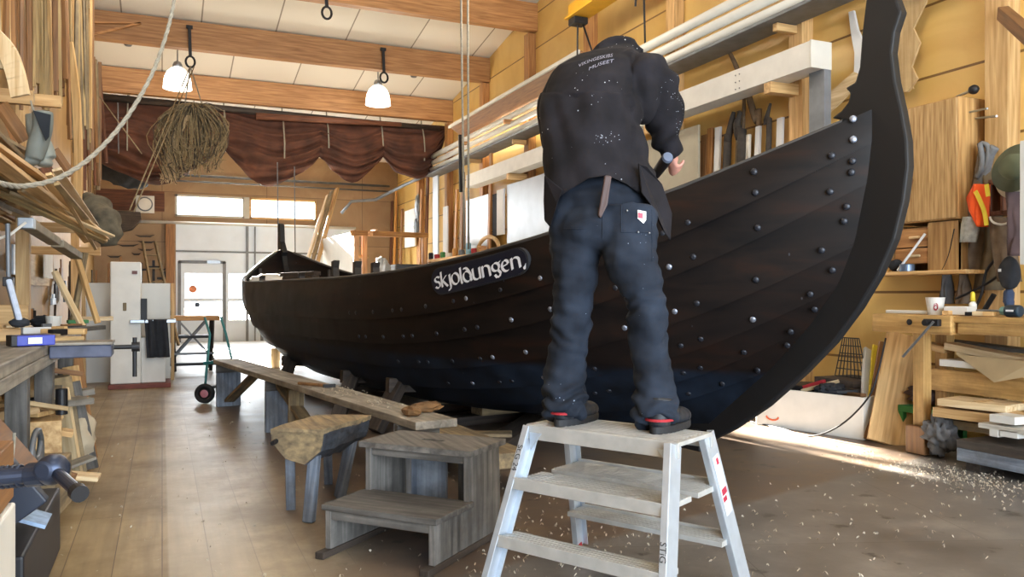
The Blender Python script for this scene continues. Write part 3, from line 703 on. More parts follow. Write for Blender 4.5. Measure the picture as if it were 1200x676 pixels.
# body, one continuous figure under the clothes
shL = P(660, 92, d=3.52); shR = P(762, 94, d=3.46); chest = P(712, 98, d=3.46); belly = P(705, 170, d=3.33); pelv = (hipL+hipR)/2+ZV*.05
neck = P(728, 78, d=3.66); headc = P(738, 96, d=3.84)
elL = P(646, 178, d=3.62); wrL = P(668, 196, d=3.92); elR = P(781, 130, d=3.50); wrR = P(787, 176, d=3.60); haR = P(789, 192, d=3.66); haL = P(690, 200, d=4.02)
V_ = [pelv, belly, chest, neck, headc, shL, elL, wrL, haL, shR, elR, wrR, haR, hipL, knL, anL, toeL*.55+hL*.45+ZV*.04, hipR, knR, anR, toeR*.55+hR*.45+ZV*.04]
E_ = [(0, 1), (1, 2), (2, 3), (3, 4), (2, 5), (5, 6), (6, 7), (7, 8), (2, 9), (9, 10), (10, 11), (11, 12), (0, 13), (13, 14), (14, 15), (15, 16), (0, 17), (17, 18), (18, 19), (19, 20)]
R_ = [.08, .09, .10, .055, .075, .04, .042, .028, .03, .035, .036, .026, .03, .065, .052, .036, .03, .065, .052, .036, .03]
parts = [skin_mesh(V_, E_, R_, 1)]
# head with face: looks down at the rail
hd = MB(); look = (DV*.55-ZV*.83).normalized(); upv = (DV*.83+ZV*.55).normalized(); MH = Matrix((RV, look, upv)).transposed()
hd.blob(headc, (.077, .098, .115), .04, 2, 1, 28, 20, MH)
hd.blob(headc+look*.098-upv*.01, (.014, .024, .026), 0, 1, 0, 12, 8, MH); hd.blob(headc+look*.07-upv*.075, (.045, .035, .035), 0, 1, 0, 14, 10, MH)
for sgn in (-1, 1):
    hd.blob(headc+RV*sgn*.078-look*.01, (.012, .022, .033), 0, 1, 0, 12, 8, MH); hd.blob(headc+look*.082+RV*sgn*.033+upv*.022, (.022, .012, .01), 0, 1, 0, 12, 8, MH)
hd.blob(headc+look*.093-upv*.052, (.026, .01, .009), 0, 1, 0, 12, 8, MH)
parts.append(hd)
# hands: five fingers each, closed round what they hold
def hand(wr, palm_c, tool_dir, side):
    res = []
    fwd = (palm_c-wr).normalized(); across = tool_dir.normalized(); nrm = fwd.cross(across).normalized()*side
    pm = MB(); Mx = Matrix((across, fwd, nrm)).transposed(); pm.blob(palm_c, (.044, .05, .021), .03, 1, 0, 20, 14, Mx); res.append(pm)
    for i, (off, L, r0) in enumerate(((.034, .075, .0105), (.012, .083, .0108), (-.011, .077, .0102), (-.033, .062, .009))):
        b0 = palm_c+fwd*.036+across*off; k = L/.083
        pts = [b0-fwd*.02, b0+fwd*.012*k, b0+fwd*.034*k-nrm*.014, b0+fwd*.030*k-nrm*.040, b0+fwd*.006-nrm*.048]
        p_, r_ = tubeish(pts, [r0*1.1, r0*1.1, r0, r0*.92, r0*.75], sub=4); res.append(MB().tube(p_, r_, 10))
    b0 = palm_c-fwd*.02+across*.036
    p_, r_ = tubeish([b0, b0+across*.018+fwd*.018-nrm*.012, b0+across*.014+fwd*.042-nrm*.03, b0+across*.0+fwd*.052-nrm*.042], [.013, .0125, .011, .009], sub=4); res.append(MB().tube(p_, r_, 10))
    return res
tooldir = (DV*.86-RV*.12-ZV*.25).normalized()
palmR = P(788, 188, d=3.64)
parts += hand(wrR, palmR, tooldir, -1); parts += hand(wrL, haL, RV, 1)
body = fuse(parts, .0075, 'body', M_skin, man, 3)
# hair
hr = MB(); hr.blob(headc-look*.012+upv*.018, (.084, .1, .115), .1, 6, 4, 28, 18, MH)
bmx = hr.bm
for v in list(bmx.verts):
    q = v.co-headc
    if q.dot(look) > .035 and q.dot(upv) < .09: v.co = headc+(q*.8)
hr.build('hair', plain('brown_hair', '#3f3128', .8, 0, .3, 60, .4), man, smooth=True)
# trousers
def fold_leg(co):
    n1 = noise.noise(co*Vector((1, 1, 1)).length*1.0); z = co.z-LZ
    f = .009*noise.noise(Vector((co.x*7, co.y*7, co.z*16)))+.007*noise.noise(Vector((co.x*12, co.y*12, co.z*30+4*co.x)))
    def g(c, w): return math.exp(-((z-c)/w)**2)
    f += (g(.09, .12)*.010+g(.42, .12)*.006)*math.sin(co.z*80+9*noise.noise(co*7))
    f += .004*noise.noise(Vector((co.x*25, co.y*25, co.z*6)))
    return f
def legpts(tab):
    return tubeish([P(x, y, d=d) for x, y, hw, d in tab], [hw*d/F for x, y, hw, d in tab], sub=6)
tp = []
p_, r_ = legpts([(675, 246, 30, 3.26), (674, 272, 31, 3.24), (674, 305, 29, 3.21), (672, 352, 23, 3.19), (667, 405, 24, 3.21), (662, 450, 25, 3.20), (661, 478, 26, 3.17), (660, 489, 24, 3.155)]); tp.append(MB().tube(p_, r_, 22))
p_, r_ = legpts([(738, 246, 34, 3.16), (738, 272, 33, 3.14), (740, 305, 31, 3.10), (757, 352, 23, 3.06), (760, 400, 22.5, 3.07), (766, 445, 23, 3.05), (768, 482, 27, 3.01), (769, 495, 25, 2.99)]); tp.append(MB().tube(p_, r_, 22))
seat = MB(); Mp = Matrix((RV, DV, ZV)).transposed()
seat.blob(P(707, 244, d=3.25), (.205, .125, .16), 0, 1, 0, 26, 18, Mp); seat.blob(P(705, 268, d=3.18), (.17, .115, .10), 0, 1, 0, 26, 18, Mp)
tp.append(seat)
trs = fuse(tp, .0095, 'trousers', M_denim, man, 5, fold_leg)
# boots
for nm, hh, tt in (('boot', hL, toeL), ('boot', hR, toeR)):
    f_ = (tt-hh).normalized(); s_ = f_.cross(ZV); Mb = Matrix((f_, s_, ZV)).transposed(); o0 = hh+f_*.005
    def L3(x, y, z): return o0+f_*x+s_*y+ZV*z
    pcs = []
    p1, r1 = tubeish([L3(.035, 0, .13), L3(.030, 0, .075), L3(.030, 0, .045)], [.048, .045, .042]); pcs.append(MB().tube(p1, r1, 18))
    q = MB(); q.blob(L3(.035, 0, .052), (.052, .044, .045), 0, 1, 0, 20, 14, Mb); q.blob(L3(.11, 0, .058), (.08, .044, .042), 0, 1, 0, 20, 14, Mb); q.blob(L3(.17, 0, .045), (.075, .049, .034), 0, 1, 0, 20, 14, Mb); q.blob(L3(.215, 0, .044), (.052, .047, .034), 0, 1, 0, 20, 14, Mb); pcs.append(q)
    q = MB(); q.beam(L3(.05, 0, .105), L3(.14, 0, .075), .05, .03, ZV); pcs.append(q)
    bt = fuse(pcs, .006, 'boot', M_boot, man, 5)
    for i in range(5):
        MB().tube([L3(.075+i*.022, -.03, .112-i*.011), L3(.08+i*.022, 0, .125-i*.011), L3(.075+i*.022, .03, .112-i*.011)], .003, 6).build('lace', M_grey, bt)
    so_ = MB(); pr_ = []
    for k in range(28):
        a = 2*PI*k/28; x = .127+.152*math.cos(a); wd = (.052+.006*math.cos(a))*math.sin(a); pr_.append(o0+f_*x+s_*wd+ZV*.001)
    so_.prism(pr_, ZV*.028); so_.build('sole', M_sole, bt, bev=.004)
    rb_ = MB(); rb_.tube([L3(.036-.060*math.sin(t*PI/12), .050*math.cos(t*PI/12), .052) for t in range(13)]+[L3(.07, -.049, .05)], .0055, 6)
    rb_.build('red_stripe', M_red, bt)
# jacket: loft of horizontal-ish rings + sleeves, fused
rings = [  # px, py, depth, half-width px, half thickness m
 (703, 243, 3.27, 62, .155), (702, 225, 3.27, 65, .165), (698, 195, 3.30, 63, .165), (694, 160, 3.34, 60, .165), (693, 128, 3.40, 58, .17), (697, 100, 3.46, 55, .165), (703, 80, 3.52, 50, .15), (713, 66, 3.60, 38, .12), (724, 57, 3.66, 20, .07)]
jl = MB(); rg = []
for px, py, d, hw, ht in rings:
    c = P(px, py, d=d); w_ = hw*d/F; rg.append([jl.bm.verts.new(c+RV*(math.cos(2*PI*k/32)*w_)+DV*(math.sin(2*PI*k/32)*ht)) for k in range(32)])
for a, b in zip(rg, rg[1:]):
    for k in range(32): jl._f([a[k], a[(k+1) % 32], b[(k+1) % 32], b[k]])
jl._f(rg[0][::-1]); jl._f(rg[-1])
jp = [jl]
arm_f = MB(); arm_f.blob(P(752, 102, d=3.46), (.085, .13, .15), 0, 1, 0, 20, 14, Mp); jp.append(arm_f)
p_, r_ = tubeish([P(735, 86, d=3.50), P(764, 90, d=3.45), P(775, 110, d=3.47), P(779, 136, d=3.50), P(781, 160, d=3.55), P(787, 180, d=3.60)], [.10, .088, .088, .078, .066, .052]); jp.append(MB().tube(p_, r_, 20))
p_, r_ = tubeish([P(690, 88, d=3.55), P(665, 98, d=3.55), P(652, 130, d=3.57), P(651, 168, d=3.62), P(662, 186, d=3.76), P(672, 194, d=3.9)], [.085, .078, .07, .064, .055, .046]); jp.append(MB().tube(p_, r_, 20))
# hood roll / collar at the neck
p_, r_ = tubeish([P(700, 60, d=3.58), P(715, 54, d=3.62), P(735, 55, d=3.64), P(750, 64, d=3.62)], [.03, .038, .04, .03]); jp.append(MB().tube(p_, r_, 14))
def fold_j(co):
    q = px_of(co); f = .012*noise.noise(Vector((co.x*5, co.y*5, co.z*2.2)))+.006*noise.noise(co*12)
    if q[0] > 742: f += .009*math.sin((co.z*40)-(q[0]-745)*.10+5*noise.noise(co*5))
    f += .009*math.sin((q[0]-660)*.085+q[1]*.025+2.5*noise.noise(co*3))+.004*math.sin((q[0]-660)*.2-q[1]*.05+3*noise.noise(co*4)) if q[1] > 110 and q[0] < 742 else 0
    return f
fz = fuse(jp, .0085, 'jacket_tmp', M_jacket, man, 4, fold_j)
# cut the hem into its real curve: drop everything below it
hem = [(600, 236), (636, 240), (648, 236), (668, 222), (690, 209), (712, 206), (735, 216), (755, 232), (768, 246), (800, 250)]
def hem_y(x):
    for (a, b), (c_, d_) in zip(hem, hem[1:]):
        if a <= x <= c_: return b+(d_-b)*(x-a)/(c_-a)
    return hem[-1][1]
bm = bmesh.new(); bm.from_mesh(fz.data); o0 = ORG[man.name]
for v in bm.verts:
    w_ = v.co+o0; q = px_of(w_)
    dd = q[1]-hem_y(q[0])
    if dd > 0 and 600 < q[0] < 790 and (w_-P(704, 240, d=3.27)).dot(DV) < .32 and q[1] > 200 and q[0] < 772:
        v.co += ZV*(dd*3.27/F*1.0); v.co -= Vector((0, 0, 0))
bm.to_mesh(fz.data); bm.free(); fz.name = 'sweatshirt'; ORG['sweatshirt'] = ORG['jacket_tmp']; fz.data.name = 'sweatshirt'
# loose side flaps of the sweatshirt (left corner and the long right corner)
def flap(pts, dep, nm):
    m = MB(); pp = [P(x, y, d=dd) for (x, y), dd in zip(pts, dep)]
    m.prism(pp, DV*.02); return m.build(nm, M_jacket, fz, bev=.006)
flap([(748, 190), (757, 196), (776, 215), (788, 250), (786, 282), (779, 272), (768, 246), (752, 226)], [3.13, 3.14, 3.2, 3.22, 3.2, 3.14, 3.1, 3.1], 'shirt_flap')
flap([(638, 205), (660, 222), (652, 240), (645, 266), (638, 258), (637, 235)], [3.16, 3.1, 3.12, 3.18, 3.22, 3.22], 'shirt_flap')
# writing across the shoulders, laid on the cloth
bvh = BVHTree.FromPolygons([v.co+o0 for v in fz.data.vertices], [tuple(p.vertices) for p in fz.data.polygons])
M_print = plain('shirt_print', '#8f8fa0', .8, 0, .2, 40)
def on_back(px, py, off=.003):
    a = Vector((0, 0, H)); d_ = (P(px, py, d=3)-a).normalized(); h = bvh.ray_cast(a, d_)
    return (h[0]-d_*off) if h[0] else P(px, py, d=3.4)
for txt, c0, c1, sz, bow in (('VIKINGESKIBS', (672, 80), (724, 64), 5.6, -3), ('MUSEET', (688, 82), (721, 71), 5.8, -2)):
    me_len = len(txt)*sz*.66
    def fnt(x, y, c0=c0, c1=c1, L=me_len, bow=bow):
        u = x/L+.5; ex = c0[0]+(c1[0]-c0[0])*u; ey = c0[1]+(c1[1]-c0[1])*u+bow*math.sin(PI*min(1, max(0, u)))
        return on_back(ex+.2*y, ey-y)
    place_text(txt, sz, fnt, 'back_print', M_print, fz)
fl = MB(); rf_ = random.Random(9)
for cx, cy, sx, sy, n_f in ((712, 165, 10, 5, 10), (722, 158, 5, 4, 6), (706, 160, 8, 2, 8), (694, 125, 12, 14, 5), (786, 112, 8, 16, 26), (796, 140, 4, 12, 14), (645, 242, 4, 8, 8), (734, 205, 14, 10, 6), (776, 260, 5, 10, 8)):
    for _ in range(n_f):
        x, y = rf_.gauss(cx, sx), rf_.gauss(cy, sy); p = on_back(x, y, .002); w_ = rf_.uniform(.001, .0032)*(.7 if cx > 770 else 1)
        if abs((p-Vector((0, 0, H))).length-3.4) > .0 and (p-P(x, y, d=3.4)).length > 1e-4:
            q = [p+RV*math.cos(a_)*w_*rf_.uniform(.5, 1.4)+ZV*math.sin(a_)*w_*rf_.uniform(.5, 1.4) for a_ in (0, 1.26, 2.5, 3.77, 5.0)]
            fl._f([fl.bm.verts.new(v) for v in q])
fl.build('paint_flecks', plain('dried_paint', '#8d919b', .7, 0, .1), fz)['kind'] = 'stuff'
keep = [(headc, .17), (palmR, .13), (haL, .13), (wrR, .05), (wrL, .05)]
cl = [BVHTree.FromPolygons([v.co+o0 for v in g_.data.vertices], [tuple(p.vertices) for p in g_.data.polygons]) for g_ in (trs, fz)]
for v in body.data.vertices:
    w_ = v.co+o0
    if any((w_-c).length < rr_ for c, rr_ in keep) or w_.z < LZ+.13: continue
    hits = [b_.find_nearest(w_) for b_ in cl]; hits = [h for h in hits if h[0]]
    q_ = px_of(w_)
    if 675 < q_[0] < 765 and 170 < q_[1] < 300 and (w_-P(710, 240, d=3.27)).dot(DV) < 0: v.co += DV*(-(w_-P(710, 240, d=3.27)).dot(DV)*.8+.0); continue
    if any((w_-h[0]).dot(h[1]) < -.014 for h in hits): continue
    h = min(hits, key=lambda q_: q_[3]); v.co = h[0]-h[1]*.016-o0
# pocket label, knife handle in the back pocket, seams
bv2 = BVHTree.FromPolygons([v.co+o0 for v in trs.data.vertices], [tuple(p.vertices) for p in trs.data.polygons])
def on_tr(px, py, off=.003):
    a = Vector((0, 0, H)); d_ = (P(px, py, d=3)-a).normalized(); h = bv2.ray_cast(a, d_); return (h[0]-d_*off) if h[0] else P(px, py, d=3.2)
def patch(pts, nm, mat, par, off=.003, th=.004):
    MB().prism([on_tr(*p, off=off) for p in pts], -DV*th).build(nm, mat, par)
patch([(747, 246), (757, 248), (757, 258), (754, 262), (747, 256)], 'pocket_label', M_label, trs); patch([(748, 249), (753, 250), (753, 256), (748, 255)], 'label_print', M_pink, trs, .008)
def seam(pts, nm='seam'): MB().tube([on_tr(*p, off=.001) for p in pts], .0022, 5).build(nm, M_denim, trs)
seam([(735, 262+i*0) if False else (728+i*3, 272) for i in range(0, 12)], 'pocket_seam'); seam([(728, 240+i*4) for i in range(9)], 'pocket_seam'); seam([(764, 240+i*6) for i in range(12)], 'side_seam'); seam([(660+i*5, 268) for i in range(6)], 'pocket_seam')
seam([(706, 240+i*5) for i in range(9)], 'seat_seam')
for p in ((748, 272), (761, 273), (735, 247)): MB().blob(on_tr(*p), (.004,)*3, 0).build('pocket_rivet', M_steel, trs)
kn = tag(MB().prism([P(709, 205, d=3.07), P(717, 206, d=3.07), P(712, 240, d=3.06), P(704, 256, d=3.06), P(701, 252, d=3.06)], DV*.03).build('knife_sheath', plain('sheath_leather', '#4b3a38', .6), bev=.005), 'narrow brown leather sheath hanging from the man\'s back waistband', 'sheath')
# the tool in his right hand: dark cylindrical body with a grey end cap
a = P(782, 185, d=3.50); tv = thing('hand_tool', 'small black power tool with a round grey end held in the man\'s right hand', 'tool', a)
MB().cyl(a, a+tooldir*.17, .026, .022, 24).build('tool_body', M_black, tv, bev=.002, smooth=False); MB().cyl(a-tooldir*.012, a, .021, .0245, 24).build('end_cap', plain('tool_cap', '#5a6478', .4), tv, smooth=False)
MB().cyl(a+tooldir*.17, a+tooldir*.24, .011, .006, 16).build('chuck', M_steel, tv)
# ================================================================ long bench, chopping stool, two-step stool
def frame3(e1, e2): return Matrix((e1, e2, ZV)).transposed()
A0 = Vector((.49, 8.93, 0)); A1 = Vector((1.23, 4.12, 0)); bd = (A1-A0).normalized(); bs = Vector((-bd.y, bd.x, 0))
if bs.x < 0: bs = -bs
BLn = (A1-A0).length
lb = thing('long_bench', 'long low plank bench of weathered wood beside the boat, shavings on top', 'bench', (A0+A1)/2)
def LB(x, y, z): return A0+bd*x+bs*y+ZV*z
MB().beam(LB(0, .12, .455), LB(BLn, .12, .455), .25, .045).build('seat_plank', 'bench', lb, bev=.005)
for x in (.12, 1.95, BLn-.28):
    MB().box(LB(x, .12, .216), (.04, .24, .43), frame3(bd, bs)).build('leg', 'bluegrey', lb, bev=.004)
    MB().box(LB(x+.04, .12, .39), (.04, .26, .08), frame3(bd, bs)).build('cleat', 'grey', lb, bev=.003)
MB().beam(LB(.16, .12, .06), LB(1.2, .12, .42), .10, .03).build('brace', 'rough', lb, bev=.003); MB().beam(LB(1.99, .12, .40), LB(2.9, .12, .10), .10, .03).build('brace', 'rough', lb, bev=.003)
MB().beam(LB(2.4, .12, .0301), LB(2.4, .12, .4), .12, .05).build('prop_block', 'rough', lb, bev=.004)
# odd things on the bench
def chunk(px, py, z, size, label, name, mat, rot=0, seed=0, cat='wood piece'):
    p = P(px, py, Z=z); m = MB(); m.blob((p.x, p.y, z+size[2]*.9), size, .35, 2.2, seed, 12, 8, Matrix.Rotation(rot, 3, 'Z')); return tag(m.build(name, mat, bev=0), label, cat)
M_bark = plain('bark_wood', '#70512f', .8, 0, .5, 14, .5)
chunk(482, 487, .478, (.05, .07, .028), 'small split piece of bark-brown wood on the end of the long bench', 'wood_offcut', M_bark, .3, 3)
chunk(500, 482, .478, (.10, .06, .03), 'larger hollow piece of orange-brown wood on the end of the long bench', 'wood_offcut', M_bark, .2, 8)
p0, p1 = P(350, 449, Z=.5), P(385, 452, Z=.5)
ax = thing('hammer', 'small hammer lying across the middle of the long bench', 'hammer', p0)
MB().tube([p0, p1], .012, 10).build('handle', 'brown', ax); MB().beam(p1-bs*.04, p1+bs*.05, .025, .025).build('head', M_black, ax, bev=.003)
# chopping stool
c0 = P(350, 521, Z=.42); ad = Vector((.62, .78, 0)).normalized(); cs = Vector((-ad.y, ad.x, 0))
c0 = P(349, 540, Z=.31); 
cb = thing('chopping_stool', 'chopping block stool, a rough wedge-shaped log on splayed legs left of the two-step stool', 'stool', c0+ad*.2-ZV*c0.z)
def CB(x, y, z): return Vector((c0.x, c0.y, 0))+ad*x+cs*y+ZV*z
def rough_prism(sec, x0, x1, n, name, mat, amp):
    m = MB(); rings = []
    for i in range(n+1):
        x = x0+(x1-x0)*i/n; row = []
        dense = []
        for j in range(len(sec)):
            (ya, za), (yb_, zb_) = sec[j], sec[(j+1) % len(sec)]
            for k in range(3): dense.append((ya+(yb_-ya)*k/3, za+(zb_-za)*k/3))
        for y, z in dense:
            q = CB(x, y*(1+.12*(x/.5)), z); q += ad*noise.noise(q*8)*amp*(1 if i in (0, n) else 0)+ZV*noise.noise(q*13)*amp+cs*noise.noise(q*11+Vector((5, 0, 0)))*amp; row.append(m.bm.verts.new(q))
        rings.append(row)
    L_ = len(rings[0])
    for a_, b_ in zip(rings, rings[1:]):
        for j in range(L_): m._f([a_[j], a_[(j+1) % L_], b_[(j+1) % L_], b_[j]])
    m._f(rings[0][::-1]); m._f(rings[-1]); return m.build(name, mat, cb)
rough_prism([(-.145, .455), (.15, .445), (.15, .40), (.07, .315), (-.04, .29), (-.125, .36)], .012, .50, 8, 'log_block', 'shaded_slate', .012)  # cool shade on the log's side is put into this dark bluish colour
rough_prism([(-.15, .475), (.155, .465), (.15, .44), (-.145, .45)], -.005, .51, 10, 'chopped_top', 'rough', .008)
rough_prism([(-.14, .452), (.148, .442), (.148, .40), (.068, .318), (-.04, .294), (-.12, .36)], -.002, .014, 1, 'end_grain', 'rough', .005)
for (fx, fy), (tx, ty) in zip(((362, 612), (341, 596), (398, 583), (385, 566)), ((.05, -.07), (.06, .08), (.45, -.08), (.44, .07))):
    f = P(fx, fy, Z=.0); MB().beam(f+ZV*.002, CB(tx, ty, .37), .05, .055).build('leg', 'bluegrey', cb, bev=.006)
MB().cyl(CB(-.04, .12, .40), CB(.03, .12, .41), .012).build('peg', M_black, cb)
# two-step stool
s0 = Vector((1.03, 3.19, 0)); se = Vector((-.66, .751, 0)).normalized(); sb = Vector((.751, .66, 0)).normalized(); SW, SD = .56, .62
ts = thing('two_step_stool', 'grey weathered wooden two-step stool with a hand slot, left of the ladder', 'stool', s0+se*SW/2+sb*SD/2)
def TS(x, y, z): return s0+se*x+sb*y+ZV*z
for x in (0, SW-.03):
    m = MB(); m.prism([TS(x, 0, .03), TS(x, SD, .03), TS(x, SD-.02, .43), TS(x, SD-.32, .43), TS(x, SD-.32, .20), TS(x, 0, .20)], se*.03); m.build('side_panel', wood('grey', 2), ts, bev=.003)
    MB().beam(TS(x+.015, -.06, .016), TS(x+.015, SD+.05, .016), .045, .03).build('runner', 'dark', ts, bev=.003)
Ms = frame3(se, sb)
MB().box(TS(SW/2, SD/2-.155, .213), (SW+.03, SD-.29, .026), Ms).build('lower_tread', 'grey', ts, bev=.004)
m = MB(); uy0, uy1 = SD-.345, SD+.01; hx, hy = .06, .018; cy_ = (uy0+uy1)/2
m.box(TS(SW/2, (uy0+cy_-hy)/2, .443), (SW+.04, cy_-hy-uy0, .026), Ms).box(TS(SW/2, (uy1+cy_+hy)/2, .443), (SW+.04, uy1-cy_-hy, .026), Ms)
for sg in (-1, 1): m.box(TS(SW/2+sg*((SW+.04)/4+hx/2), cy_, .443), ((SW+.04)/2-hx, 2*hy, .026), Ms)
m.build('upper_tread', 'grey', ts)
MB().box(TS(SW/2, .014, .18), (SW-.06, .022, .04), Ms).build('apron', 'grey', ts, bev=.002); MB().box(TS(SW/2, SD-.30, .41), (SW-.06, .022, .04), Ms).build('apron', 'grey', ts, bev=.002)
MB().box(TS(SW/2, SD-.03, .08), (SW-.06, .02, .10), Ms).build('back_rail', 'grey', ts, bev=.002)
MB().box(TS(.40, SD+.0, .20), (.20, .02, .40), Ms).build('back_board', 'bluegrey', ts, bev=.002); MB().box(TS(.13, SD+.0, .20), (.2, .02, .40), Ms).build('back_board', 'bluegrey', ts, bev=.002)
# hand truck
wc = P(240, 459, d=8.55); ht = thing('hand_truck', 'hand truck with a black pneumatic wheel with a pink hub behind the long bench', 'hand truck', (wc.x, wc.y, 0))
RY = Matrix.Rotation(PI/2, 3, 'Y')@Matrix.Rotation(-.0, 3, 'X')
Mw = Matrix.Rotation(-.35, 3, 'Z')@Matrix.Rotation(-PI/2, 3, 'X')
wr = .105
for k in (0, 1):
    off = Vector((.30*k, .05*k+.0, 0))+Vector((0, .35*k, 0))
    oc = Vector((wc.x, wc.y, wr+.001))+off
    prof = [(wr-.05, -.022), (wr-.025, -.034), (wr-.006, -.028), (wr, 0), (wr-.006, .028), (wr-.025, .034), (wr-.05, .022), (wr-.05, -.022)]
    tw = MB().lathe(prof, oc, 32, Mw).build('wheel', M_rubber, ht, smooth=True); MB().lathe([(.02, -.03), (.052, -.018), (.055, 0), (.052, .018), (.02, .03)], oc, 20, Mw).build('wheel_hub', plain('pink_hub', '#c07a86', .5), tw)
    MB().tube([oc, oc+Vector((.02, .06, .25)), P(246, 392, d=8.9)+off*.6, P(240, 372, d=8.9)+off*.6], .014, 10).build('frame_tube', M_teal, ht, smooth=True)
MB().beam(Vector((wc.x, wc.y, .16)), Vector((wc.x+.3, wc.y+.4, .16)), .03, .03).build('axle_bar', M_grey, ht); MB().beam(Vector((wc.x-.0, wc.y+.06, .42)), Vector((wc.x+.3, wc.y+.46, .42)), .03, .03).build('cross_bar', M_teal, ht)
# small post standing by the far bench end
p = P(320, 432, Z=0); tag(MB().lathe([(.07, 0), (.07, .30), (.065, .31)], (p.x+.05, p.y+.1, 0), 14).build('wood_stump', 'pale'), 'small pale round block on the bright floor under the boat stern', 'block')
# wood shavings strewn about: nobody could count them
def shavings(name, spots, label, seed):
    r = random.Random(seed); m = MB()
    for (x, y, sx, sy, n, z) in spots:
        for _ in range(n):
            cx, cy = r.gauss(x, sx), r.gauss(y, sy)
            if not (WL+.7 < cx < WR-.2 and 1.2 < cy < YB-1): continue
            a = r.random()*PI*2; L = .006+.022*r.random()**3; w_ = .002+.0035*r.random(); k = 4; cr = r.random()*2.5
            e = Vector((math.cos(a), math.sin(a), 0)); n_ = Vector((-e.y, e.x, 0)); prev = None
            zz = z(cx, cy) if callable(z) else z
            for i in range(k+1):
                t = i/k; c = Vector((cx, cy, zz+.002+.010*math.sin(t*PI)*min(1, cr)))+e*(L*(t-.5))+n_*(.006*math.sin(t*cr*2))
                q = (m.bm.verts.new(c-n_*w_/2), m.bm.verts.new(c+n_*w_/2))
                if prev: m._f([prev[0], q[0], q[1], prev[1]])
                prev = q
    return tag(m.build(name, plain('pale_shaving', '#b8ad9a', .8, 0, .3, 30)), label, 'shavings', kind='stuff')
shavings('floor_shavings', [(1.9, 3.3, .45, .45, 330, 0), (1.3, 2.9, .5, .4, 120, 0), (2.9, 3.2, .8, .5, 110, 0), (4.6, 3.55, .16, .35, 700, 0), (4.5, 3.2, .3, .5, 120, 0), (3.6, 2.6, .8, .6, 90, 0), (-.15, 4.2, .25, 1.4, 90, 0), (.4, 2.9, .3, .5, 60, 0), (.9, 6.5, .6, 1.2, 120, 0), (1.6, 4.9, .3, .6, 160, 0)], 'pale wood shavings strewn over the floor around the ladder and benches', 3)
m_b = [( (LB(x, .12, 0).x), (LB(x, .12, 0).y), .06, .12, 40, .480) for x in (3.2, 3.5, 3.0, 4.1)]
shavings('bench_shavings', m_b, 'pale shavings heaped on the long low bench', 5)
# ================================================================ left side: bench, racks, timber
LX = -.53
def near_y(px, X): return P(px, 345, X=X).y
# workbench along the left wall
wb = thing('workbench', 'long worn workbench with a thick top along the left wall', 'workbench', (-.98, 4.5, 0))
MB().rng(WL+.02, LX, 1.2, 6.55, .845, .90).build('bench_top', 'bench', wb, bev=.006)
MB().rng(LX-.05, LX+.005, 1.2, 6.55, .79, .845).build('front_apron', 'bench', wb, bev=.004)
for y in (1.35, 2.75, 4.28, 5.2, 6.3):
    MB().rng(LX-.12, LX-.03, y-.045, y+.045, 0, .79).build('leg', 'grey', wb, bev=.004)
    MB().rng(WL+.05, WL+.14, y-.045, y+.045, 0, .845).build('leg', 'grey', wb, bev=.004)
MB().rng(WL+.05, LX-.03, 4.25, 6.4, .30, .33).build('shelf', 'rough', wb, bev=.003)
MB().rng(WL+.05, LX+.02, 4.35, 6.4, .02, .06).build('lower_shelf', 'rough', wb, bev=.003)
# far vise: blue painted jaw with screw
fv = thing('bench_vise', 'wooden vise with blue-painted jaw and iron screw at the far end of the left workbench', 'vise', (-.35, 4.8, .75))
MB().rng(LX+.006, -.24, 4.68, 4.90, .825, .89).build('jaw', plain('worn_blue_paint', '#4a4f63', .6, 0, .45, 9), fv, bev=.008); MB().rng(LX+.006, -.235, 4.67, 4.91, .891, .905).build('jaw_cap', 'bench', fv, bev=.003)
sc = Vector((-.235, 4.79, .87)); MB().cyl(sc, sc+Vector((.10, 0, 0)), .012).build('screw', M_black, fv); MB().cyl(sc+Vector((.10, -.0, .05)), sc+Vector((.10, 0, -.16)), .011).build('handle', M_black, fv)
MB().cyl(sc+Vector((.085, 0, 0)), sc+Vector((.125, 0, 0)), .026).build('screw_head', M_black, fv)
# near vise: screw, round head and tommy bar close to the lens
v0 = P(-40, 563, d=1.42); v1 = P(40, 556, d=1.42); vh = P(62, 550, d=1.42); ve = P(93, 578, d=1.34)
nv = thing('screw_vise', 'big blue-black steel vise screw with round head jutting in at the lower left', 'vise', v0)
M_gun = plain('blued_steel', '#323a4c', .35, .6, .2, 20)
MB().cyl(v0-Vector((.28, 0, 0)), v1, .015).build('screw_core', M_gun, nv, smooth=False)
m = MB(); ax_ = (v1-v0).normalized(); q = []
for i in range(170):
    a = i*.55; s_ = RV.cross(ZV); q.append(v0-ax_*.05+ax_*(i*.0009)+ZV*math.cos(a)*.0175+ax_.cross(ZV)*math.sin(a)*.0175)
m.tube(q, .0038, 6); m.build('thread', M_gun, nv, smooth=True)
MB().cyl(v1-ax_*.01, v1+ax_*.02, .021).build('collar', M_gun, nv, bev=.002)
MB().blob(vh, (.028, .027, .027), .03, 2).build('screw_head', M_gun, nv, smooth=True); MB().lathe([(.014, .0), (.017, .004), (.012, .006)], vh-DV*.027+ZV*.004, 24, Matrix((RV, ZV, -DV)).transposed()).build('head_ring', M_gun, nv)
MB().cyl(vh, ve, .0105).build('tommy_bar', M_gun, nv); MB().cyl(ve-(ve-vh).normalized()*.012, ve+(ve-vh).normalized()*.004, .0145).build('bar_knob', M_black, nv)
